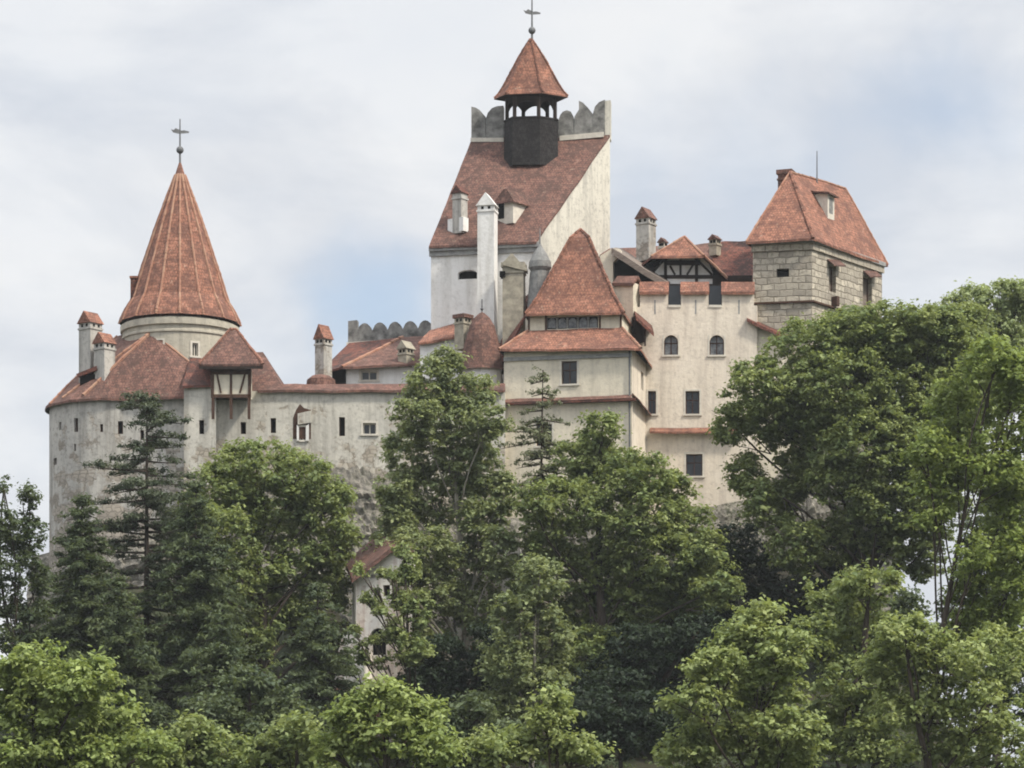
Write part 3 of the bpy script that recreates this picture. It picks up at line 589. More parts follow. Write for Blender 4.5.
# dormers and chimneys on the keep roof
def keeproof(px, py):                                   # a point of the keep's roof plane under a pixel
    p0 = v3(A, zA) + fo + up; nr = ((v3(B, zA) + fo + up) - p0).cross((v3(D, zT) + up) - p0); d = Vector(((px - CX) / F, 1, (HY - py) / F)); o = Vector((0, 0, CZ))
    return o + d * ((p0 - o).dot(nr) / d.dot(nr))
q = keeproof(460, 229); chimney(rf, 460, 15, 186, 234, q.y, 'grey', 'tile_dark', -35, 'gable', slots=False)
q = keeproof(459, 226); mb = MB(); mb.obox(q, Vector((.8, -.6)).normalized(), Vector((-.6, -.8)).normalized(), (-.6, .75), (-.1, .5), (-.5, .45), 'white'); mb.build('chimney_base', rf)
q = keeproof(505, 220); mb = MB(); u = Vector((.82, -.57)); n = Vector((-.57, -.82)) * -1; n = Vector((u.y, -u.x))
mb.obox(q, u, n, (-.55, .75), (-1.8, .1), (-.3, 1.25), 'trim'); mb.obox(q, u, n, (-.5, .0), (.1, .12), (.1, 1.15), 'void')
k = lambda a_, b_, z_: q + Vector((u.x, u.y, 0)) * a_ + Vector((n.x, n.y, 0)) * b_ + zz * z_
mb.roof([k(-.75, .35, 1.25), k(.95, .35, 1.15), k(.3, .2, 2.05), k(.0, .2, 2.1)], 'tile', thick=.1); mb.roof([k(.95, .35, 1.15), k(.95, -2, 1.2), k(.3, -2, 2.1), k(.3, .2, 2.05)], 'tile', thick=.1); mb.roof([k(-.75, -2, 1.25), k(-.75, .35, 1.25), k(0, .2, 2.1), k(0, -2, 2.1)], 'tile', thick=.1); mb.build('dormer', rf)
ch = chimney(kp, 487.5, 20, 194, 345, 204.6, 'white', 'white', -14, 'gable', aspect=.8)
# bell turret
HX = R(-90 + 18); YS = .55; bt = MB(); c = keeproof(531, 150); c = Vector((c.x, c.y)); Yb = c.y; sx_ = lambda q: q * Yb / F; c = Vector((X(531, Yb), Yb))
bt.lathe(c, [(sx_(28), Z(168, Yb)), (sx_(27), Z(122, Yb)), (sx_(28), Z(121, Yb)), (sx_(28), Z(119.5, Yb)), (0, Z(122, Yb))], 'shingle', 6, HX, ysc=YS); bell = bt.build('bell_turret', kp)
bt = MB(); ze = Z(99, Yb); ro = sx_(24.5)
pp = [Vector((c.x + ro * math.cos(HX + R(60 * i)), c.y + YS * ro * math.sin(HX + R(60 * i)))) for i in range(6)]
for i in range(6):
    p, q = pp[i], pp[(i + 1) % 6]; bt.tube(v3(p, Z(121, Yb)), v3(p, ze), .14, .14, 'wood', 6)
    w = (q - p); zt = ze; zs = Z(112, Yb)
    L2 = [v3(p, ze), v3(q, ze)] + [v3(p + w * (1 - f), zs + (ze - .3 - zs) * math.sin(math.pi * f) ** .7) for f in [j / 8 for j in range(9)]]
    bt.extrude(L2, Vector((c.x - p.x - w.x / 2, c.y - p.y - w.y / 2, 0)).normalized() * .12, 'wood')
bt.build('arcade', bell)
bt = MB(); pr = [(sx_(r), Z(y, Yb)) for r, y in ((38, 98.5), (37.5, 97), (33, 92.5), (27.5, 84), (21.5, 73), (13, 57.5), (5, 45), (.6, 39))]
bt.lathe(c, pr, 'tile_bright', 6, HX, ysc=YS); bt.lathe(c, [(sx_(38), Z(98.5, Yb)), (sx_(22), Z(99, Yb)), (0, Z(99, Yb))], 'wood', 6, HX, ysc=YS); 
for i in range(6):
    a_ = HX + R(60 * i)
    for (r0, z0), (r1, z1) in zip(pr[1:], pr[2:]): bt.ridge((c.x + r0 * math.cos(a_), c.y + YS * r0 * math.sin(a_), z0), (c.x + r1 * math.cos(a_), c.y + YS * r1 * math.sin(a_), z1), 'tile_bright', .09)
bt.build('turret_roof', bell)
weathervane(kp, 532, -8, 40, Yb, 30.5, 13)

# ornate stone chimney and little lead onion in front of the keep
o_ = thing('stone_chimney', 'mossy grey stone chimney with a gabled hood in front of the white keep wall', 'chimney', (X(514, 203), 203, 34))
ch = chimney(o_, 514, 23, 264, 365, 203, 'stone_chim', 'stone_chim', -8, 'flat', aspect=.8, caph=.3, slots=False); ch.name = 'stack'
mb = MB(); slab(mb, pl(505, 202.3), pl(525, 202.2), [(503, 265), (503, 262), (512, 253), (519, 261), (527, 268), (527, 271)], 1.0, 'stone_chim'); slab(mb, pl(505, 202.2), pl(525, 202.1), [(499.5, 276), (499.5, 271), (505, 271), (505, 276)], .5, 'void'); mb.build('hood', o_)
o_ = thing('onion_turret', 'tiny round turret with a grey lead onion cap and spike beside the big pyramid roof', 'turret', (X(540, 202.6), 202.6, 34))
c = pl(540, 202.6); mb = MB(); mb.lathe(c, [(q * 202.6 / F, Z(y, 202.6)) for q, y in ((13, 310), (11, 285), (10, 272))], 'lead', 14); mb.build('wall', o_)
mb = MB(); mb.lathe(c, [(q * 202.6 / F, Z(y, 202.6)) for q, y in ((9, 272), (11.5, 268), (11, 262), (7, 254), (3, 248), (1, 244), (.3, 228))], 'lead', 14); mb.build('cap', o_)

# ------------------------------------------------------------------ central tower with the big pyramid roof
ct = thing('pyramid_roof_tower', 'pale central tower with a large orange pyramid roof, window band and skirt roof', 'tower', (X(570, 200), 200, 27))
A, B, C, D = pl(504, 199.3), pl(632, 197.6), pl(646, 203.6), pl(520, 206)
ze = Z(350, 198.4)
mb = MB(); wall(mb, ct, A, B, 20, ze, 'cream2', [(561.5, 361, 577, 384, 'case'), (536, 424, 552, 446, 'case')]); wall(mb, ct, B, C, 20, ze, 'cream', [(641, 372, 643.5, 390, 'dark')]); wall(mb, ct, C, D, 20, ze, 'cream2'); wall(mb, ct, D, A, 20, ze, 'cream2'); mb.build('wall', ct)
E = [P(499, 349, 198.8), P(641, 348, 197.0), P(653, 368.5, 204), P(514, 364, 206.5)]
zB = Z(329, 199.6); I = [v3(pl(528, 200.2), zB), v3(pl(622, 199.1), zB), v3(pl(631, 203), zB), v3(pl(536, 204.6), zB)]
I2 = [v3(Vector((p.x, p.y)), Z(312.5, 199.6)) for p in I]
mb = MB()
for i in range(4): mb.roof([E[i], E[(i + 1) % 4], I[(i + 1) % 4], I[i]], 'tile_bright', amp=.08)
sk = mb.build('skirt_roof', ct)
hip(sk, E[0], I[0], 'mortar', .1); hip(sk, E[1], I[1], 'mortar', .1)
mb = MB(); Ip = [Vector((p.x, p.y)) for p in I]
wall(mb, ct, Ip[0], Ip[1], zB - .3, I2[0].z, 'cream2', [(546, 316.5, 598, 328.5, 'dark')], .25); 
for i in (1, 2, 3): wall(mb, ct, Ip[i], Ip[(i + 1) % 4], zB - .3, I2[0].z, 'cream2')
mb.build('window_storey', ct)
for i in range(5):
    x0 = 546 + 10.4 * i; mb = MB(); slab(mb, Ip[0], Ip[1], [(x0 - .6, 328.5), (x0 - .6, 316.5), (x0 + 1.4, 316.5), (x0 + 1.4, 328.5)], .12, 'lead', -.05); mb.build('mullion', ct)
    mb = MB(); slab(mb, Ip[0], Ip[1], [(x0 + 1.8, 327.6), (x0 + 1.8, 320), (x0 + 4.6, 317.6), (x0 + 7.4, 317.6), (x0 + 9.2, 320), (x0 + 9.2, 327.6)], .03, 'casement', -.12); mb.build('window', ct)
for x0 in (528, 545, 599, 620):
    mb = MB(); slab(mb, Ip[0], Ip[1], [(x0, 330), (x0, 314), (x0 + 1.8, 314), (x0 + 1.8, 330)], .1, 'brown', .05); mb.build('timber_post', ct)
J = [P(525, 313.5, 199.7), P(624, 312.5, 198.6), P(633.5, 322, 203.4), P(533, 323, 205.1)]
J[2].z = J[1].z; J[3].z = J[0].z
Tn = [P(570, 238, 201.2), P(589, 238, 201.0), P(591, 238, 202.4), P(573, 238, 202.6)]; Zp = P(580.5, 229.5, 201.8); zt_ = Tn[0].z
for p in Tn: p.z = zt_
mid = [J[i].lerp(Tn[i], .28) - zz * .28 for i in range(4)]
mb = MB()
for i in range(4):
    j = (i + 1) % 4; mb.roof([J[i], J[j], mid[j], mid[i]], 'tile_bright', amp=.06); mb.roof([mid[i], mid[j], Tn[j], Tn[i]], 'tile_bright', amp=.06)
    mb.poly([Tn[i], Tn[j], Zp], 'tile_bright')
pr_ = mb.build('roof', ct)
for i in (0, 1): hip(pr_, J[i], Zp, 'tile_bright', .11, (mid[i], Tn[i]))
mb = MB(); nA = nrm(A, B); zc = Z(400.5, 198.3)
mb.obox(v3(A, 0), (B - A).normalized(), nA, (0, (B - A).length + .25), (.004, .42), (zc - .18, zc - .02), 'tile_dark')
p0, p1 = v3(A, zc - .02) + nA * .42, v3(B, zc - .02) + nA * .42; mb.roof([p0, p1, v3(B, zc + .25) + nA * .01, v3(A, zc + .25) + nA * .01], 'tile', thick=.05)
nB = nrm(B, C); mb.roof([v3(B, zc - .1) + nB * .5, v3(C, zc - .1) + nB * .4, v3(C, zc + .35) + nB * .01, v3(B, zc + .35) + nB * .01], 'tile', thick=.1); mb.build('string_course', ct)
mb = MB(); mb.obox(v3(A, 0), (B - A).normalized(), nA, (0, (B - A).length), (.003, .12), (ze - .6, ze - .35), 'cornice'); mb.build('cornice', ct)
mb = MB(); q = on_plane(629.5, 352, A, B); mb.tube((q.x, q.y - .12, ze - .1), (q.x, q.y - .12, 26), .065, .065, 'metal', 8); mb.build('drainpipe', ct)

mb = MB(); mb.roof([P(484, 378, 201.9), P(505, 356, 200.6), P(540, 286, 203.4), P(519, 300, 205.4)], 'tile_dark', thick=.3); mb.build('annex_roof', ct)

# ------------------------------------------------------------------ tall cream block on the right, with tile-capped merlons
rbk = thing('cream_palace_block', 'tall cream block with tile-capped merlons, arched windows and a red ledge, right of centre', 'building', (X(695, 206), 206, 27))
A, B, C, D = pl(628, 203.6), pl(757, 203), pl(762, 209.5), pl(632, 210)
zp = Z(306, 203.2)
mb = MB(); wall(mb, rbk, A, B, 20, zp, 'cream', [(664, 335, 678, 355, 'arch'), (709.5, 335, 724, 355, 'arch'), (648, 391, 656, 414, 'case'), (685.5, 391, 699.5, 414, 'case'), (686, 454, 702.5, 476, 'case')])
wall(mb, rbk, B, C, 20, zp, 'cream'); wall(mb, rbk, C, D, 20, zp, 'cream'); wall(mb, rbk, D, A, 20, zp, 'cream'); mb.poly([v3(p, zp - .02) for p in (A, B, C, D)], 'board')
slab(mb, A, B, [(756.9, 560), (756.9, 325), (793, 340), (800, 560)], 1.2, 'cream2', -.3); mb.build('wall', rbk)
n = nrm(A, B)
for (x0, x1) in ((640, 668), (681, 708.5), (722, 754)):
    mb = MB(); xm = (x0 + x1) / 2 + 1
    slab(mb, A, B, [(x0, 308), (x0, 291), (x1, 291), (x1, 308)], .8, 'cream', 0, zp)
    slab(mb, A, B, [(xm - .7, 314), (xm - .7, 300), (xm + .7, 300), (xm + .7, 314)], .02, 'cornice', .012)
    e0, e1 = on_plane(x0 - .7, 292.3, A, B), on_plane(x1 + .7, 292.3, A, B); up_ = zz * .55
    mb.roof([e0 + n * .22, e1 + n * .22, e1 - n * .4 + zz * .8, e0 - n * .4 + zz * .8], 'tile_bright', under='tile_bright', amp=.03, thick=.2); mb.roof([e1 - n * 1.02, e0 - n * 1.02, e0 - n * .4 + zz * .8, e1 - n * .4 + zz * .8], 'tile_bright', under='tile_bright', amp=.03, thick=.2)
    mb.extrude([e0, e0 - n * .8, e0 - n * .4 + zz * .7], e1 - e0, 'tile_bright')
    mb.build('merlon', rbk)
for (x0, x1) in ((668.3, 680.7), (708.8, 721.7)):
    mb = MB(); slab(mb, A, B, [(x0, 305.3), (x0, 284), (x1, 284), (x1, 305.3)], .1, 'glass', -.55); slab(mb, A, B, [(x0, 307.5), (x0, 305), (x1, 305), (x1, 307.5)], .5, 'trim', .06)
    wo_ = mb.build('crenel_shutter', rbk)
mb = MB(); q0, q1 = on_plane(650, 433, A, B), on_plane(742, 433, A, B); mb.roof([q0 + n * .55, q1 + n * .55, q1 + n * .02 + zz * .35, q0 + n * .02 + zz * .35], 'tile_bright', under='brown', thick=.12, amp=.04); mb.build('ledge', rbk)
mb = MB(); q0, q1 = on_plane(747, 320, A, B), on_plane(794, 341, A, B); mb.roof([q0 + n * .35, q1 + n * .35, q1 - n * .5 + zz * .35, q0 - n * .5 + zz * .35], 'tile_dark', thick=.2); mb.build('sloping_coping', rbk)
# timber gabled roof storey behind the merlons
tr = thing('timber_roof_house', 'half-timbered roof storey with a low orange hipped gable behind the cream merlons', 'building', (X(685, 206), 206, 44))
a, b = pl(640, 205.8), pl(752, 205.4)
mb = MB(); walls(mb, tr, [a, b, pl(752, 211), pl(640, 211)], zp - .5, Z(276, 205.6), 'wood', closed=True); 
slab(mb, a, b, [(655, 284), (655, 272), (668, 257), (706, 257), (714, 276), (714, 284)], .1, 'white', .05); mb.build('wall', tr)
mb = MB()
def tl(x0, y0, x1, y1, w=2.2):
    l = Vector((y1 - y0, x0 - x1)); l.normalize(); l *= w / 2
    slab(mb, a, b, [(x0 - l.x, y0 - l.y), (x1 - l.x, y1 - l.y), (x1 + l.x, y1 + l.y), (x0 + l.x, y0 + l.y)], .2, 'wood', .12)
tl(655, 277, 715, 277, 3.5); tl(664, 263, 700, 263, 5)
for q in ((665.5, 258, 665.5, 283, 3), (680.5, 260, 680.5, 277, 2.2), (696.5, 258, 696.5, 283, 3), (670, 266, 675, 275, 2), (693, 265, 687, 275, 2), (699, 262, 712, 275, 2.2), (662, 262, 652, 273, 2.2), (655, 274, 655, 288, 3), (714, 274, 714, 288, 3)): tl(*q)
mb.build('timber_frame', tr)
ap = P(684.5, 236, 205.6); ap2 = P(690, 240, 210.5); ap2.z = ap.z; l0, l1 = P(651, 256, 204.4), P(704, 255.5, 204.2)
wl, wr = P(640, 266, 205.3), P(727, 278, 205.0); bl, br_ = P(636, 262, 211), P(735, 278, 211)
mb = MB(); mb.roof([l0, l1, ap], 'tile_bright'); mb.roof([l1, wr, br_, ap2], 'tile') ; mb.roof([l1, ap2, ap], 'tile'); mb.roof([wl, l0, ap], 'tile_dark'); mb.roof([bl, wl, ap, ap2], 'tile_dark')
rf = mb.build('roof', tr)
hip(rf, l1, ap, 'mortar', .09); hip(rf, l0, ap, 'mortar', .08); hip(rf, l1, wr, 'mortar', .1)
chimney(rf, 646, 20, 208, 262, 207.2, 'grey', 'tile', -32, 'gable', caph=.8); chimney(rf, 663, 9, 238, 256, 209, 'trim', 'tile', -32, 'gable'); chimney(rf, 715, 12, 235, 256, 209.5, 'stone_chim', 'tile', -35, 'gable', caph=.35)
rr = thing('rear_roof_range', 'rear range with a sagging dark-eaved brown roof joining the stone block tower', 'building', (X(700, 212), 212, 42))
mb = MB(); walls(mb, rr, [pl(604, 211), pl(752, 206.6), pl(752, 216), pl(604, 217)], 40, Z(283, 207), 'wood', closed=True); mb.build('wall', rr)
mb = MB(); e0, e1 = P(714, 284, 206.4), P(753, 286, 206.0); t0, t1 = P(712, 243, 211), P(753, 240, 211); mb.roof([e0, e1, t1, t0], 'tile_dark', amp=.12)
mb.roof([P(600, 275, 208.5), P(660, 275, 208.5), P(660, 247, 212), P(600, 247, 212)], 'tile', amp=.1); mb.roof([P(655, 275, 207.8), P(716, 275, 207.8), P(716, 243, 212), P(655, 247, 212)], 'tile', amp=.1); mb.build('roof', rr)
lt = thing('open_loft', 'open dark loft under a slanting grey board roof between pyramid roof and cream merlons', 'building', (X(635, 206), 206, 44))
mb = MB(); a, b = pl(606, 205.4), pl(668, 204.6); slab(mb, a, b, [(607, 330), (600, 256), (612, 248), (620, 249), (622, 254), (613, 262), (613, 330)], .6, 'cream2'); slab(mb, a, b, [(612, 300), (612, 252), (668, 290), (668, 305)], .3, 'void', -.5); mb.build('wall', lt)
mb = MB(); q0, q1 = on_plane(613, 250, a, b), on_plane(668, 284, a, b); n = nrm(a, b); mb.roof([q0 + n * .7, q1 + n * .7, q1 - n * 3.5 + zz * .9, q0 - n * 3.5 + zz * .9], 'board', thick=.45, amp=.05); mb.build('roof', lt)
wp = thing('white_buttress', 'narrow white wall pier with a small red tile cap right of the pyramid roof', 'wall pier', (X(625, 204), 204, 34))
mb = MB(); a, b = pl(610, 204.2), pl(636, 203.3); slab(mb, a, b, [(612, 400), (612, 288), (616, 288), (616, 283), (635, 283), (635, 400)], 1.4, 'cream2', .3); mb.build('wall', wp)
mb = MB(); n = nrm(a, b); q0, q1 = on_plane(615, 284, a, b), on_plane(636, 284, a, b); mb.roof([q0 + n * .45, q1 + n * .45, q1 - n * .4 + zz * .65, q0 - n * .4 + zz * .65], 'tile', under='tile', thick=.2); mb.roof([q1 - n * 1.3, q0 - n * 1.3, q0 - n * .4 + zz * .65, q1 - n * .4 + zz * .65], 'tile', under='tile', thick=.2); mb.build('cap', wp)
op = thing('wooden_porch', 'small dark wooden balcony hood in the corner between pyramid roof tower and cream block', 'porch', (X(644, 203), 203, 37))
mb = MB(); q = P(635, 313, 201.6); mb.roof([P(636, 316, 201.4), P(654, 333, 201.8), P(652, 326, 203.5), P(634, 310, 203.5)], 'tile_dark', thick=.25); mb.build('roof', op)
mb = MB(); slab(mb, pl(634, 202.6), pl(646, 203), [(635, 345), (635, 316), (645, 326), (645, 342)], .5, 'wood'); beam(mb, P(645, 346, 202), P(645, 326, 202), .12); mb.build('screen', op)

# ------------------------------------------------------------------ stone block tower
stt = thing('stone_block_tower', 'square sandstone block tower with a steep hipped red roof at the right end', 'tower', (X(815, 208), 208, 30))
A, B, C, D = pl(753, 203.8), pl(812, 203), pl(882, 210.6), pl(806, 213)
ze = Z(240, 203.4); zs = Z(303, 203.3)
mb = MB(); wall(mb, stt, A, B, 22, ze, 'ashlar', [(776.5, 268.5, 789, 277, 'dark')], .4); wall(mb, stt, B, C, 22, ze, 'ashlar', [(829, 266, 836, 292, 'blind'), (863, 277, 872, 306, 'blind')], .4); wall(mb, stt, C, D, 22, ze, 'ashlar'); wall(mb, stt, D, A, 22, ze, 'ashlar'); mb.build('wall', stt)
mb = MB()
for (p, q) in ((A, B), (B, C)):
    n = nrm(p, q); d = (q - p).normalized(); l = (q - p).length
    mb.obox(v3(p, 0), d, n, (-.1, l + .12), (.004, .20), (zs - .02, zs + .10), 'brown')
mb.build('string_course', stt)
mb = MB()
for (p, q) in ((A, B), (B, C)):
    n = nrm(p, q); d = (q - p).normalized(); l = (q - p).length
    mb.obox(v3(p, 0), d, n, (-.1, l + .1), (.003, .14), (ze - .75, ze - .1), 'ashlar')
    mb.obox(v3(p, 0), d, n, (-.1, l + .1), (.003, .26), (ze - .3, ze - .02), 'cornice')
mb.build('cornice', stt)
E = [P(746, 239, 203.4), P(813, 238, 202.3), P(888, 263.5, 210.8), P(802, 262, 214)]; zE = E[1].z
for p in E: p.z = zE
r0, r1 = P(790, 171.5, 206.6), P(845.5, 191, 211.4); r1.z = r0.z
mb = MB(); mb.roof([E[0], E[1], r0], 'tile_bright', amp=.07); mb.roof([E[1], E[2], r1, r0], 'tile_bright', amp=.07); mb.roof([E[2], E[3], r1], 'tile_bright'); mb.roof([E[3], E[0], r0, r1], 'tile_bright'); rf = mb.build('roof', stt)
hip(rf, E[1], r0, 'tile_bright', .12); hip(rf, r0, r1, 'mortar', .09); hip(rf, E[2], r1, 'mortar', .08); hip(rf, E[0], r0, 'mortar', .08)
chimney(rf, 786, 17, 171, 196, 209, 'tile', 'tile', -20, 'flat', caph=.3, slots=False)
mb = MB(); p0 = E[1]; nr = (E[2] - p0).cross(r0 - p0); d = Vector(((830 - CX) / F, 1, (HY - 221) / F)); o0 = Vector((0, 0, CZ)); q = o0 + d * ((p0 - o0).dot(nr) / d.dot(nr)); u = (C - B).normalized(); n = nrm(B, C)
mb.obox(q, u, n, (-.4, .5), (-2.2, .05), (-.2, 1.9), 'trim'); mb.obox(q, u, n, (-.2, .3), (.05, .06), (.5, 1.6), 'lead'); k = lambda a_, b_, z_: q + Vector((u.x, u.y, 0)) * a_ + n * b_ + zz * z_
mb.roof([k(-.65, .3, 1.85), k(.75, .3, 1.8), k(.7, -2.6, 2.4), k(-.6, -2.6, 2.4)], 'tile', thick=.12); mb.build('dormer', rf)
mb = MB(); mb.tube(P(817, 184, 208.6), P(817, 151, 208.6), .05, .03, 'metal', 6); mb.build('lightning_rod', stt)
for (x, y) in ((832, 266), (868, 277)):
    mb = MB(); p = on_plane(x - 5, y, B, C); q = on_plane(x + 7, y, B, C); n = nrm(B, C); mb.roof([p + n * .55, q + n * .55, q + n * .02 + zz * .45, p + n * .02 + zz * .45], 'tile', thick=.08); mb.build('window_hood', stt)
mb = MB(); p = on_plane(832, 302, B, C); mb.obox(p, (C - B).normalized(), nrm(B, C), (-.1, .25), (.02, .45), (-.3, .35), 'brown'); mb.build('spout', stt)

# ------------------------------------------------------------------ lower gate works among the trees
lw = thing('lower_gate_house', 'flaking white gate house with short red roof, half hidden by trees below the curtain wall', 'building', (X(385, 180), 180, 14))
a, b = pl(356, 180.4), pl(412, 179.2)
mb = MB(); walls(mb, lw, [a, b, pl(408, 185), pl(352, 186)], 10, Z(574, 179.8), 'ruin', [(370, 628, 386, 655, 'darkarch'), (383, 585, 390, 596, 'slot'), (395, 598, 402, 611, 'slot')], True)
slab(mb, a, b, [(356.5, 578), (356.5, 575), (388, 553), (411.5, 553), (411.5, 578)], .6, 'ruin'); mb.build('wall', lw)
mb = MB(); mb.roof([P(352, 578, 179.3), P(391, 548, 179.2), P(380, 533, 186), P(345, 562, 186)], 'tile', thick=.3); mb.roof([P(391, 548, 179.2), P(414, 549, 179.0), P(408, 540, 186), P(380, 533, 186)], 'tile', thick=.3); mb.build('roof', lw)
mb = MB(); slab(mb, pl(333, 179.4), pl(362, 178.8), [(333, 690), (336, 662), (341, 640), (346, 630), (354, 627), (358, 634), (363, 636), (364, 690)], 1.6, 'ruin'); mb.build('buttress', lw)
lw = thing('lower_ring_wall', 'ragged low white wall glimpsed between tree trunks under the central tower', 'castle wall', (X(520, 190), 190, 18))
a, b = pl(428, 190), pl(560, 189.4); mb = MB(); slab(mb, a, b, [(428, 690), (428, 600), (470, 590), (498, 546), (520, 548), (524, 585), (560, 600), (560, 690)], 1.0, 'ruin'); mb.build('wall', lw)

#TREES
# ------------------------------------------------------------------ trees
def leaf_mesh(name, c, nr, size, asp, mat, parent, org):
    """many small folded leaf faces: c centres, nr facing directions, size lengths"""
    n = len(c); nr = nr / np.maximum(np.linalg.norm(nr, axis=1, keepdims=True), 1e-6)
    t = rng.normal(size=(n, 3)); t -= nr * np.sum(t * nr, axis=1, keepdims=True); t /= np.maximum(np.linalg.norm(t, axis=1, keepdims=True), 1e-6)
    b = np.cross(nr, t); s = size[:, None]; fold = nr * s * 0.16
    v = np.empty((n, 4, 3)); v[:, 0] = c - t * s * 0.5; v[:, 1] = c + b * s * asp * 0.5 + fold; v[:, 2] = c + t * s * 0.5; v[:, 3] = c - b * s * asp * 0.5 + fold
    v -= np.array(org)
    me = bpy.data.meshes.new(name); me.vertices.add(n * 4); me.vertices.foreach_set('co', v.ravel().astype(np.float32))
    me.loops.add(n * 4); me.loops.foreach_set('vertex_index', np.arange(n * 4, dtype=np.int32))
    me.polygons.add(n); me.polygons.foreach_set('loop_start', np.arange(0, n * 4, 4, dtype=np.int32)); me.polygons.foreach_set('loop_total', np.full(n, 4, dtype=np.int32))
    me.materials.append(M[mat]); me.update(calc_edges=True)
    o = bpy.data.objects.new(name, me); COL.objects.link(o); o.parent = parent; return o
def clump_leaves(cc, cr, per, flat=0.65, size=0.34, up=0.6):
    n = len(cc) * per; c = np.repeat(cc, per, axis=0); r = np.repeat(cr, per)[:, None]
    d = rng.normal(size=(n, 3)); d /= np.linalg.norm(d, axis=1, keepdims=True)
    d[:, 2] = np.where(d[:, 2] < -0.3, -d[:, 2], d[:, 2])
    rho = rng.random((n, 1)) ** 0.55 * (1 + 0.38 * rng.normal(size=(n, 1)).clip(-1.5, 2))
    p = c + d * rho * r * np.array([1, 1, flat])
    nr = d * 0.55 + np.array([0, 0, up]) + rng.normal(size=(n, 3)) * 0.42
    return p, nr, size * np.repeat(rng.uniform(.8, 1.25, len(cc)), per) * rng.uniform(0.6, 1.45, n)
def limb(mb, p, q, r0, r1, mat, bend=0.12, n=5, sides=7):
    last = p; lr = r0; ln = (q - p).length; off = Vector((random.gauss(0, 1), random.gauss(0, 1), random.gauss(0, .4))) * ln * bend
    for i in range(n):
        f = (i + 1) / n; w = p.lerp(q, f) + off * math.sin(math.pi * f) * 0.5; r = r0 + (r1 - r0) * f
        mb.tube(last, w, lr, r, mat, sides, False); last = w; lr = r
def broadleaf(name, label, cat, Y, lobes, leaf, trunk_px, base_py=None, top=None, cr=0.54, per=46, size=0.25, dens=1.35, bark='bark', group=None, r0=0.32, depth=0.8, flat=0.8, gap=0.0, twig=26):
    x0 = X(trunk_px, Y); zb = hill(x0, Y) - 0.25; t = thing(name, label, cat, (x0, Y, zb), group)
    org = np.array((x0, Y, zb)); C_ = []; R_ = []; LC = []
    w = max(l[2] for l in lobes) * Y / F
    for i, l in enumerate(lobes):
        px, py, rx, rz = l[:4]; dy = l[4] if len(l) > 4 else rng.uniform(-1, 1) * w * 0.55
        yy = Y + dy; c = P(px, py, yy); a = rx * yy / F; b = rz * yy / F; dpt = (a + b) / 2 * depth + .3; LC.append((c, a, b))
        n = max(5, int(dens * 4 * math.pi * ((a * b + a * dpt + b * dpt) / 3) / (1.15 * cr * cr * math.pi) * 1.15))
        d = rng.normal(size=(n, 3)); d /= np.linalg.norm(d, axis=1, keepdims=True); k = rng.random((n, 1)) ** 0.28 * 0.98 * rng.uniform(.86, 1.1, (n, 1))
        q = np.array(c) + d * k * np.array([max(a - cr * .5, .2), dpt, max(b - cr * .4, .2)])
        if gap: q = q[np.array([mnoise.noise(Vector(p) * 0.55) for p in q]) > -0.5 + gap]
        C_.append(q); R_.append(cr * rng.uniform(0.65, 1.3, len(q)))
    CC = np.concatenate(C_); RR = np.concatenate(R_)
    p, nr, s = clump_leaves(CC, RR, per, flat, size); leaf_mesh('crown', p, nr, s, 0.62, leaf, t, org)
    mb = MB(); topl = max(LC, key=lambda q: q[0].z); b0 = Vector((x0, Y, zb)); tip = topl[0] + Vector((0, 0, topl[2] * .3)); fork = b0.lerp(Vector((tip.x * .5 + x0 * .5, Y, tip.z)), .45)
    limb(mb, b0, fork, r0, r0 * .72, bark, .04, 6, 9); limb(mb, fork, tip, r0 * .72, .04, bark, .06, 7, 8)
    lo = min(q[0].z for q in LC)
    for (c, a, b) in LC:
        f = min(.95, max(.15, (c.z - zb) / max(1, tip.z - zb) - .28)); s0 = b0.lerp(fork, min(1, f / .45)) if f < .45 else fork.lerp(tip, (f - .45) / .55)
        limb(mb, s0, c, r0 * .38 * (1.1 - f), .05, bark, .1, 5, 6)
        for j in range(max(2, twig // len(LC))):
            q = c + Vector((random.uniform(-1, 1) * a * .85, random.uniform(-1, 1) * a * .7, random.uniform(-.7, .85) * b)); limb(mb, c.lerp(s0, .25), q, .055, .018, bark, .12, 3, 4)
    mb.build('trunk', t); return t
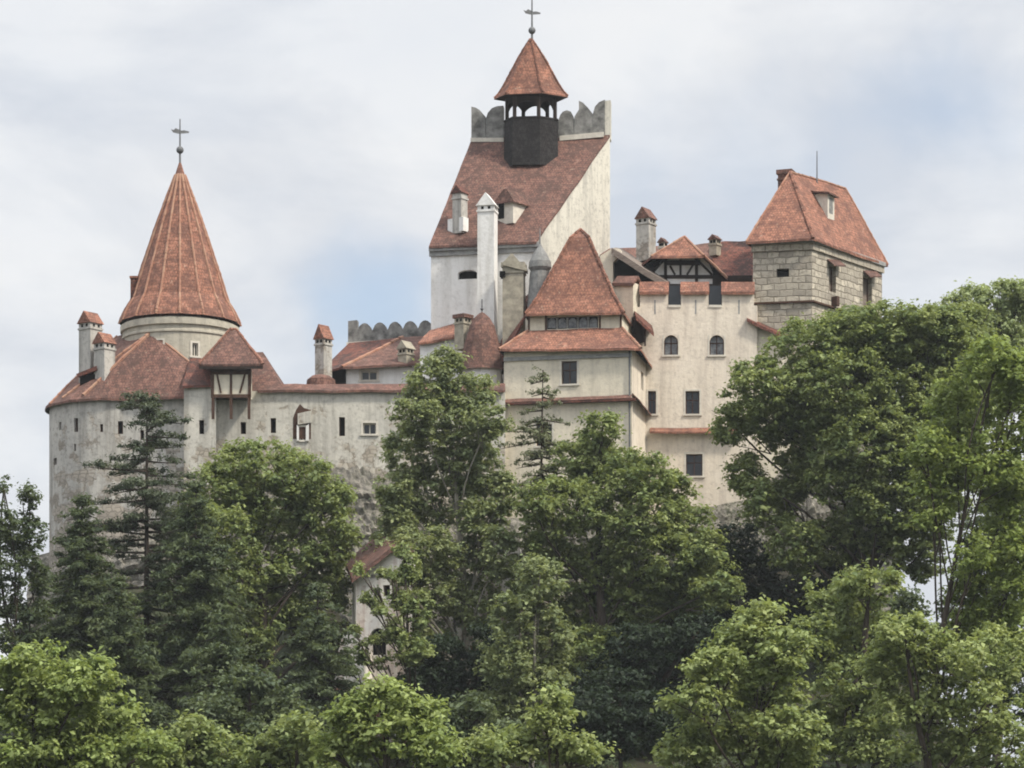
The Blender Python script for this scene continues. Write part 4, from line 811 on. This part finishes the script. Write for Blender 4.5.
def conifer(name, label, cat, px, py_top, Y, prof, leaf, whorl=0.75, nb=6, per=45, size=0.30, cr=0.46, droop=-0.12, bark='bark', r0=0.26, sparse=0.0, lean=0, group=None, skip=0.0, asp=0.4):
    x0 = X(px, Y); zb = hill(x0, Y) - .25; t = thing(name, label, cat, (x0, Y, zb), group); org = np.array((x0, Y, zb)); zt = Z(py_top, Y)
    mb = MB(); b0 = Vector((x0, Y, zb)); tip = Vector((x0 + lean, Y, zt)); limb(mb, b0, tip, r0, .03, bark, .012, 10, 8)
    C_ = []; R_ = []; z = zt - .25
    pys = [q[0] for q in prof]; hws = [q[1] for q in prof]; zlow = Z(pys[-1], Y)
    while z > zlow:
        py = HY - (z - CZ) * F / Y; hw = float(np.interp(py, pys, hws)) * Y / F; c = b0.lerp(tip, (z - zb) / (zt - zb)); ph = random.random() * 6.3
        k = max(3, int(nb * (0.7 + .5 * min(1, hw / 3))))
        for i in range(k):
            if random.random() < skip: continue
            a = ph + 6.283 * i / k + random.gauss(0, .25); L_ = hw * random.choice((random.uniform(.35, .8), random.uniform(.7, 1.15), random.uniform(.8, 1.25))); dz = random.gauss(0, .22)
            e = c + Vector((math.cos(a) * L_, math.sin(a) * L_, L_ * (droop + random.gauss(0, .06)) + dz)); limb(mb, c + Vector((0, 0, dz)), e, .05 + .012 * L_, .015, bark, .05, 3, 4)
            m = max(1, int(L_ / (cr * .82)))
            for j in range(m):
                f = (j + .75 + random.uniform(-.2, .2)) / m
                if sparse and f < sparse: continue
                q = c.lerp(e, min(1.02, f)) + Vector((random.gauss(0, .12), random.gauss(0, .12), dz * .5 + random.gauss(0, .07) + .05)); C_.append(q); R_.append(cr * random.uniform(.7, 1.25) * (1.15 - .3 * f))
        z -= whorl * random.uniform(.75, 1.25)
    C_.append(tip - Vector((0, 0, .3))); R_.append(.3)
    p, nr, s = clump_leaves(np.array([tuple(q) for q in C_]), np.array(R_), per, .6, size, .4); leaf_mesh('crown', p, nr, s, asp, leaf, t, org); mb.build('trunk', t); return t

G = 'trees on the castle slope'
# behind, beside the walls
broadleaf('broadleaf_tree', 'pale hazy tree at the top right, farthest behind the big right-hand crown', 'tree', 200,
          [(1000, 300, 34, 24), (968, 303, 30, 22), (1020, 296, 24, 20), (1020, 325, 30, 32), (990, 340, 40, 30), (945, 335, 25, 20), (1010, 380, 40, 40), (975, 390, 40, 40), (1000, 350, 45, 40), (950, 365, 34, 30)], 'lf_pale', 990, per=45, gap=.12, group=G)
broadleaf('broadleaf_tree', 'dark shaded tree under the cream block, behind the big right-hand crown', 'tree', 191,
          [(735, 560, 42, 42), (790, 600, 55, 45), (700, 590, 45, 40), (760, 640, 60, 45), (690, 640, 45, 45), (835, 560, 35, 40)], 'lf_shade', 760, group=G)
broadleaf('broadleaf_tree', 'big dark spreading tree in front of the stone block tower', 'tree', 186,
          [(885, 336, 64, 34), (940, 345, 45, 36), (965, 400, 40, 50), (960, 460, 36, 40), (905, 425, 50, 40), (930, 500, 45, 40), (850, 365, 50, 30), (785, 500, 26, 24), (955, 340, 34, 26), (925, 326, 45, 26), (965, 328, 36, 28), (905, 360, 50, 36), (830, 420, 50, 34), (815, 352, 55, 36), (850, 330, 40, 24), (765, 392, 45, 38), (845, 395, 75, 50), (915, 395, 60, 55), (735, 428, 30, 26), (790, 425, 50, 30), (870, 450, 70, 45), (935, 450, 45, 50), (745, 475, 22, 28), (760, 505, 22, 30), (880, 510, 50, 40), (835, 475, 34, 34), (915, 545, 45, 40), (800, 470, 30, 26), (795, 545, 36, 34), (845, 545, 40, 34)],
          'lf_mid', 857, r0=.42, twig=70, dens=1.75, group=G)
conifer('pine_tree', 'thin sparse pine standing before the central tower window', 'tree', 543, 370, 187, [(370, 4), (385, 14), (405, 26), (430, 34), (470, 38), (510, 38), (560, 36), (600, 28)], 'needle_grey', whorl=.72, nb=5, per=24, cr=.38, r0=.17, skip=.18, size=.22, group=G)
broadleaf('broadleaf_tree', 'tall slim tree with pale trunk in the middle, hiding the end of the curtain wall', 'tree', 184,
          [(446, 366, 24, 20), (430, 388, 34, 24), (464, 398, 36, 26), (420, 418, 34, 26), (450, 432, 48, 30), (490, 425, 24, 22), (412, 462, 36, 30), (470, 470, 42, 34), (440, 500, 58, 34), (400, 520, 28, 28), (480, 520, 30, 28), (420, 555, 46, 34), (465, 570, 44, 32), (432, 600, 46, 30), (478, 610, 30, 28), (420, 640, 40, 28), (405, 590, 20, 24), (396, 495, 26, 26), (505, 500, 16, 30), (500, 555, 24, 34), (388, 550, 24, 26), (376, 606, 8, 8, -7), (396, 626, 13, 12, -7), (402, 580, 12, 14, -6), (386, 638, 8, 8, -7), (406, 655, 14, 14, -6), (384, 574, 6, 7, -7)],
          'lf_olive', 467, bark='bark_pale', r0=.26, cr=.52, per=46, gap=.08, twig=60, group=G)
broadleaf('broadleaf_tree', 'rounded dark green tree in front of the central tower and cream block', 'tree', 183,
          [(603, 432, 26, 22), (585, 462, 40, 30), (640, 478, 46, 30), (672, 492, 24, 24), (575, 505, 42, 34), (625, 520, 60, 40), (684, 530, 38, 32), (552, 545, 34, 36), (650, 560, 60, 38), (706, 550, 22, 28), (592, 575, 55, 36), (640, 605, 50, 34), (690, 590, 35, 34), (575, 612, 36, 30), (620, 640, 50, 34), (585, 655, 44, 34), (535, 505, 22, 26), (530, 580, 28, 30), (715, 590, 30, 30), (610, 470, 40, 26)],
          'lf_mid', 598, r0=.34, twig=50, group=G)
broadleaf('broadleaf_tree', 'drooping dull green tree with slim grey trunk beside the low white ring wall', 'tree', 172,
          [(540, 585, 28, 34), (520, 620, 34, 34), (552, 640, 26, 36), (508, 665, 36, 34), (545, 690, 34, 36), (505, 710, 36, 30)], 'lf_olive', 534, bark='bark_pale', cr=.5, gap=.1, r0=.18, group=G)
# left flank
conifer('pine_tree', 'dark tiered pine before the round bastion wall', 'tree', 147, 396, 180, [(396, 12), (412, 36), (435, 52), (450, 34), (470, 58), (500, 52), (530, 66), (600, 84), (680, 92), (730, 70)], 'needle', whorl=.7, nb=6, per=66, cr=.52, size=.22, droop=-.05, r0=.27, skip=.30, sparse=.2, asp=.35, group=G)
broadleaf('broadleaf_tree', 'broad sunlit green tree with forked dark trunk below the curtain wall', 'tree', 182,
          [(258, 466, 55, 28), (222, 488, 40, 30), (300, 478, 36, 28), (320, 510, 28, 32), (265, 515, 65, 40), (215, 535, 40, 34), (320, 560, 30, 36), (270, 570, 55, 36), (225, 590, 40, 32), (295, 610, 40, 30), (240, 640, 50, 36), (320, 640, 20, 30), (340, 500, 18, 26), (342, 540, 20, 30), (195, 520, 24, 30), (338, 590, 18, 26)], 'lf_mid', 265, r0=.38, twig=50, group=G)
for px, py, Y, lab in ((82, 500, 177, 'dark spruce under the left edge of the round bastion'), (196, 486, 176, 'dark spruce between the tiered pine and the broad sunlit tree'), (118, 580, 166, 'dark dense spruce low in front of the tiered pine'), (222, 610, 160, 'shadowy lower spruce in front of the broad sunlit tree'), (318, 585, 172, 'dark spruce left of the flaking gate house')):
    hh = 190 if py < 600 else 150
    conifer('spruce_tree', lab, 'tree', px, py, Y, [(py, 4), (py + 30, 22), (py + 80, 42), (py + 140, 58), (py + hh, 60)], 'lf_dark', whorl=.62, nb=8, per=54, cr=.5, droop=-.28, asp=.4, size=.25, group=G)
broadleaf('birch_tree', 'thin airy tree at the far left edge with sky showing through', 'tree', 172,
          [(4, 490, 12, 16), (30, 500, 10, 18), (8, 525, 20, 24), (32, 535, 16, 22), (15, 565, 28, 24), (40, 580, 16, 20), (5, 600, 25, 24), (30, 615, 26, 20), (20, 550, 20, 20), (12, 640, 30, 22)], 'lf_dark', 18, cr=.42, per=30, dens=1.2, bark='bark', r0=.14, gap=.08, size=.22, group=G)
# foreground
broadleaf('maple_tree', 'bright yellow green maple filling the bottom left corner', 'tree', 118,
          [(32, 672, 44, 30), (80, 690, 40, 30), (100, 672, 16, 18), (5, 690, 40, 36), (45, 715, 60, 36), (110, 720, 40, 28), (20, 755, 60, 36), (90, 755, 60, 36), (150, 750, 30, 24)], 'lf_lime', 50, cr=.52, size=.22, per=59, r0=.22, group=G)
broadleaf('maple_tree', 'rounded yellow green maple at the bottom, below the flaking gate house', 'tree', 114,
          [(388, 702, 42, 22), (352, 722, 32, 24), (424, 722, 34, 26), (388, 740, 55, 32), (335, 752, 28, 24), (440, 755, 30, 26)], 'lf_lime', 388, cr=.46, size=.21, per=59, r0=.2, group=G)
broadleaf('broadleaf_tree', 'light green pointed tree at the bottom centre with dark gap to its right', 'tree', 117,
          [(552, 700, 20, 18), (545, 725, 32, 22), (520, 748, 40, 24), (575, 752, 38, 22), (490, 752, 30, 22)], 'lf_light', 548, cr=.46, size=.21, per=56, r0=.16, group=G)
broadleaf('broadleaf_tree', 'light green layered tree at the bottom, right of the dark gap', 'tree', 127,
          [(758, 618, 30, 20), (745, 645, 42, 24), (788, 655, 30, 26), (715, 668, 36, 22), (765, 690, 50, 28), (700, 705, 40, 24), (725, 735, 55, 30), (790, 735, 45, 32), (690, 755, 40, 24), (780, 762, 40, 22)], 'lf_light', 750, cr=.5, size=.23, per=56, r0=.22, gap=.06, group=G)
broadleaf('broadleaf_tree', 'tall yellow green tree along the right edge with a thin dark stem and sky gap', 'tree', 152,
          [(995, 372, 44, 36), (958, 405, 40, 32), (1020, 380, 30, 36), (925, 450, 26, 22), (1015, 480, 36, 40), (1018, 555, 34, 34), (1015, 420, 40, 40), (950, 440, 36, 28), (985, 470, 50, 36), (940, 490, 34, 24), (1010, 520, 40, 40), (935, 520, 26, 16), (975, 560, 30, 26), (1010, 590, 40, 40), (980, 620, 40, 30), (1012, 640, 40, 36), (965, 590, 26, 22)], 'lf_gold', 926, cr=.56, size=.24, r0=.2, gap=.05, group=G)
broadleaf('broadleaf_tree', 'full green tree low at the right with a sunlit upper left shoulder', 'tree', 138,
          [(905, 640, 45, 26), (945, 665, 50, 32), (880, 670, 30, 26), (990, 660, 45, 40), (920, 705, 55, 36), (985, 715, 50, 36), (955, 755, 60, 30), (1015, 750, 30, 36)], 'lf_light', 940, cr=.54, size=.24, r0=.24, gap=.05, group=G)
broadleaf('broadleaf_tree', 'mid green tree half in shade between the two light trees at lower right', 'tree', 148,
          [(835, 600, 38, 28), (870, 590, 36, 26), (812, 640, 32, 30), (860, 640, 45, 34), (850, 690, 50, 36), (830, 735, 55, 36), (880, 745, 45, 34)], 'lf_mid', 850, cr=.55, gap=.05, group=G)
for px, py, Y, lf, lab in ((250, 690, 148, 'lf_dark', 'dark bushy tree at the bottom, right of the corner maple'), (190, 735, 130, 'lf_mid', 'dull green bush beside the corner maple at the bottom'), (295, 735, 132, 'lf_mid', 'dull green bush left of the rounded maple at the bottom'), (470, 715, 150, 'lf_dark', 'dark shrub at the foot of the pale slim trunk'), (620, 690, 168, 'lf_shade', 'very dark bush deep in the gap at bottom centre')):
    broadleaf('bushy_tree', lab, 'tree', Y, [(px, py, 34, 24), (px - 32, py + 22, 32, 24), (px + 32, py + 24, 34, 26), (px, py + 45, 50, 32)], lf, px, cr=.55, r0=.16, gap=.05, group=G)
broadleaf('broadleaf_tree', 'dark tree at the right edge, behind the tall yellow green tree', 'tree', 174,
          [(1000, 560, 45, 40), (1015, 500, 40, 40), (985, 540, 30, 34), (1018, 690, 36, 40), (975, 610, 40, 36), (1020, 640, 45, 45), (960, 650, 30, 34), (905, 610, 28, 26), (900, 650, 40, 40)], 'lf_dark', 985, group=G)
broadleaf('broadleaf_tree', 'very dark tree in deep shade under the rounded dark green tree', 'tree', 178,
          [(640, 650, 40, 34), (680, 670, 46, 36), (610, 690, 44, 36), (655, 715, 50, 36), (590, 730, 40, 30), (700, 640, 36, 34)], 'lf_shade', 640, group=G)
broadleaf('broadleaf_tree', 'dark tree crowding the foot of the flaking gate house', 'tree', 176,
          [(440, 660, 34, 28), (470, 680, 34, 30), (415, 690, 34, 26), (490, 650, 28, 30), (450, 715, 44, 28)], 'lf_shade', 448, group=G)
broadleaf('young_tree', 'slender young leafy tree in front of the flaking white gate house', 'tree', 174,
          [(412, 570, 14, 16), (402, 600, 15, 13), (418, 610, 18, 22), (380, 612, 9, 8), (396, 636, 15, 13), (374, 640, 7, 8), (415, 650, 22, 22), (366, 600, 8, 10), (388, 665, 16, 10), (404, 552, 13, 10), (362, 655, 10, 14), (345, 668, 12, 14), (360, 572, 8, 8), (377, 590, 7, 7), (355, 632, 8, 10), (392, 578, 8, 8)], 'lf_mid', 412, cr=.36, per=34, dens=1.0, size=.22, r0=.1, gap=.15, group=G)
# low growth over the forest floor
def undergrowth():
    n = 6500; xs = rng.uniform(-42, 40, n); ys = 100 + 95 * rng.random(n) ** .8
    cc = np.array([(x, y, hill(x, y) + rng.uniform(.0, .5)) for x, y in zip(xs, ys)]); p, nr, s = clump_leaves(cc, rng.uniform(.4, 1.1, n), 26, .6, .3)
    o = leaf_mesh('undergrowth', p, nr, s, .6, 'lf_dark', None, (0, 0, 0)); o['kind'] = 'stuff'
undergrowth()
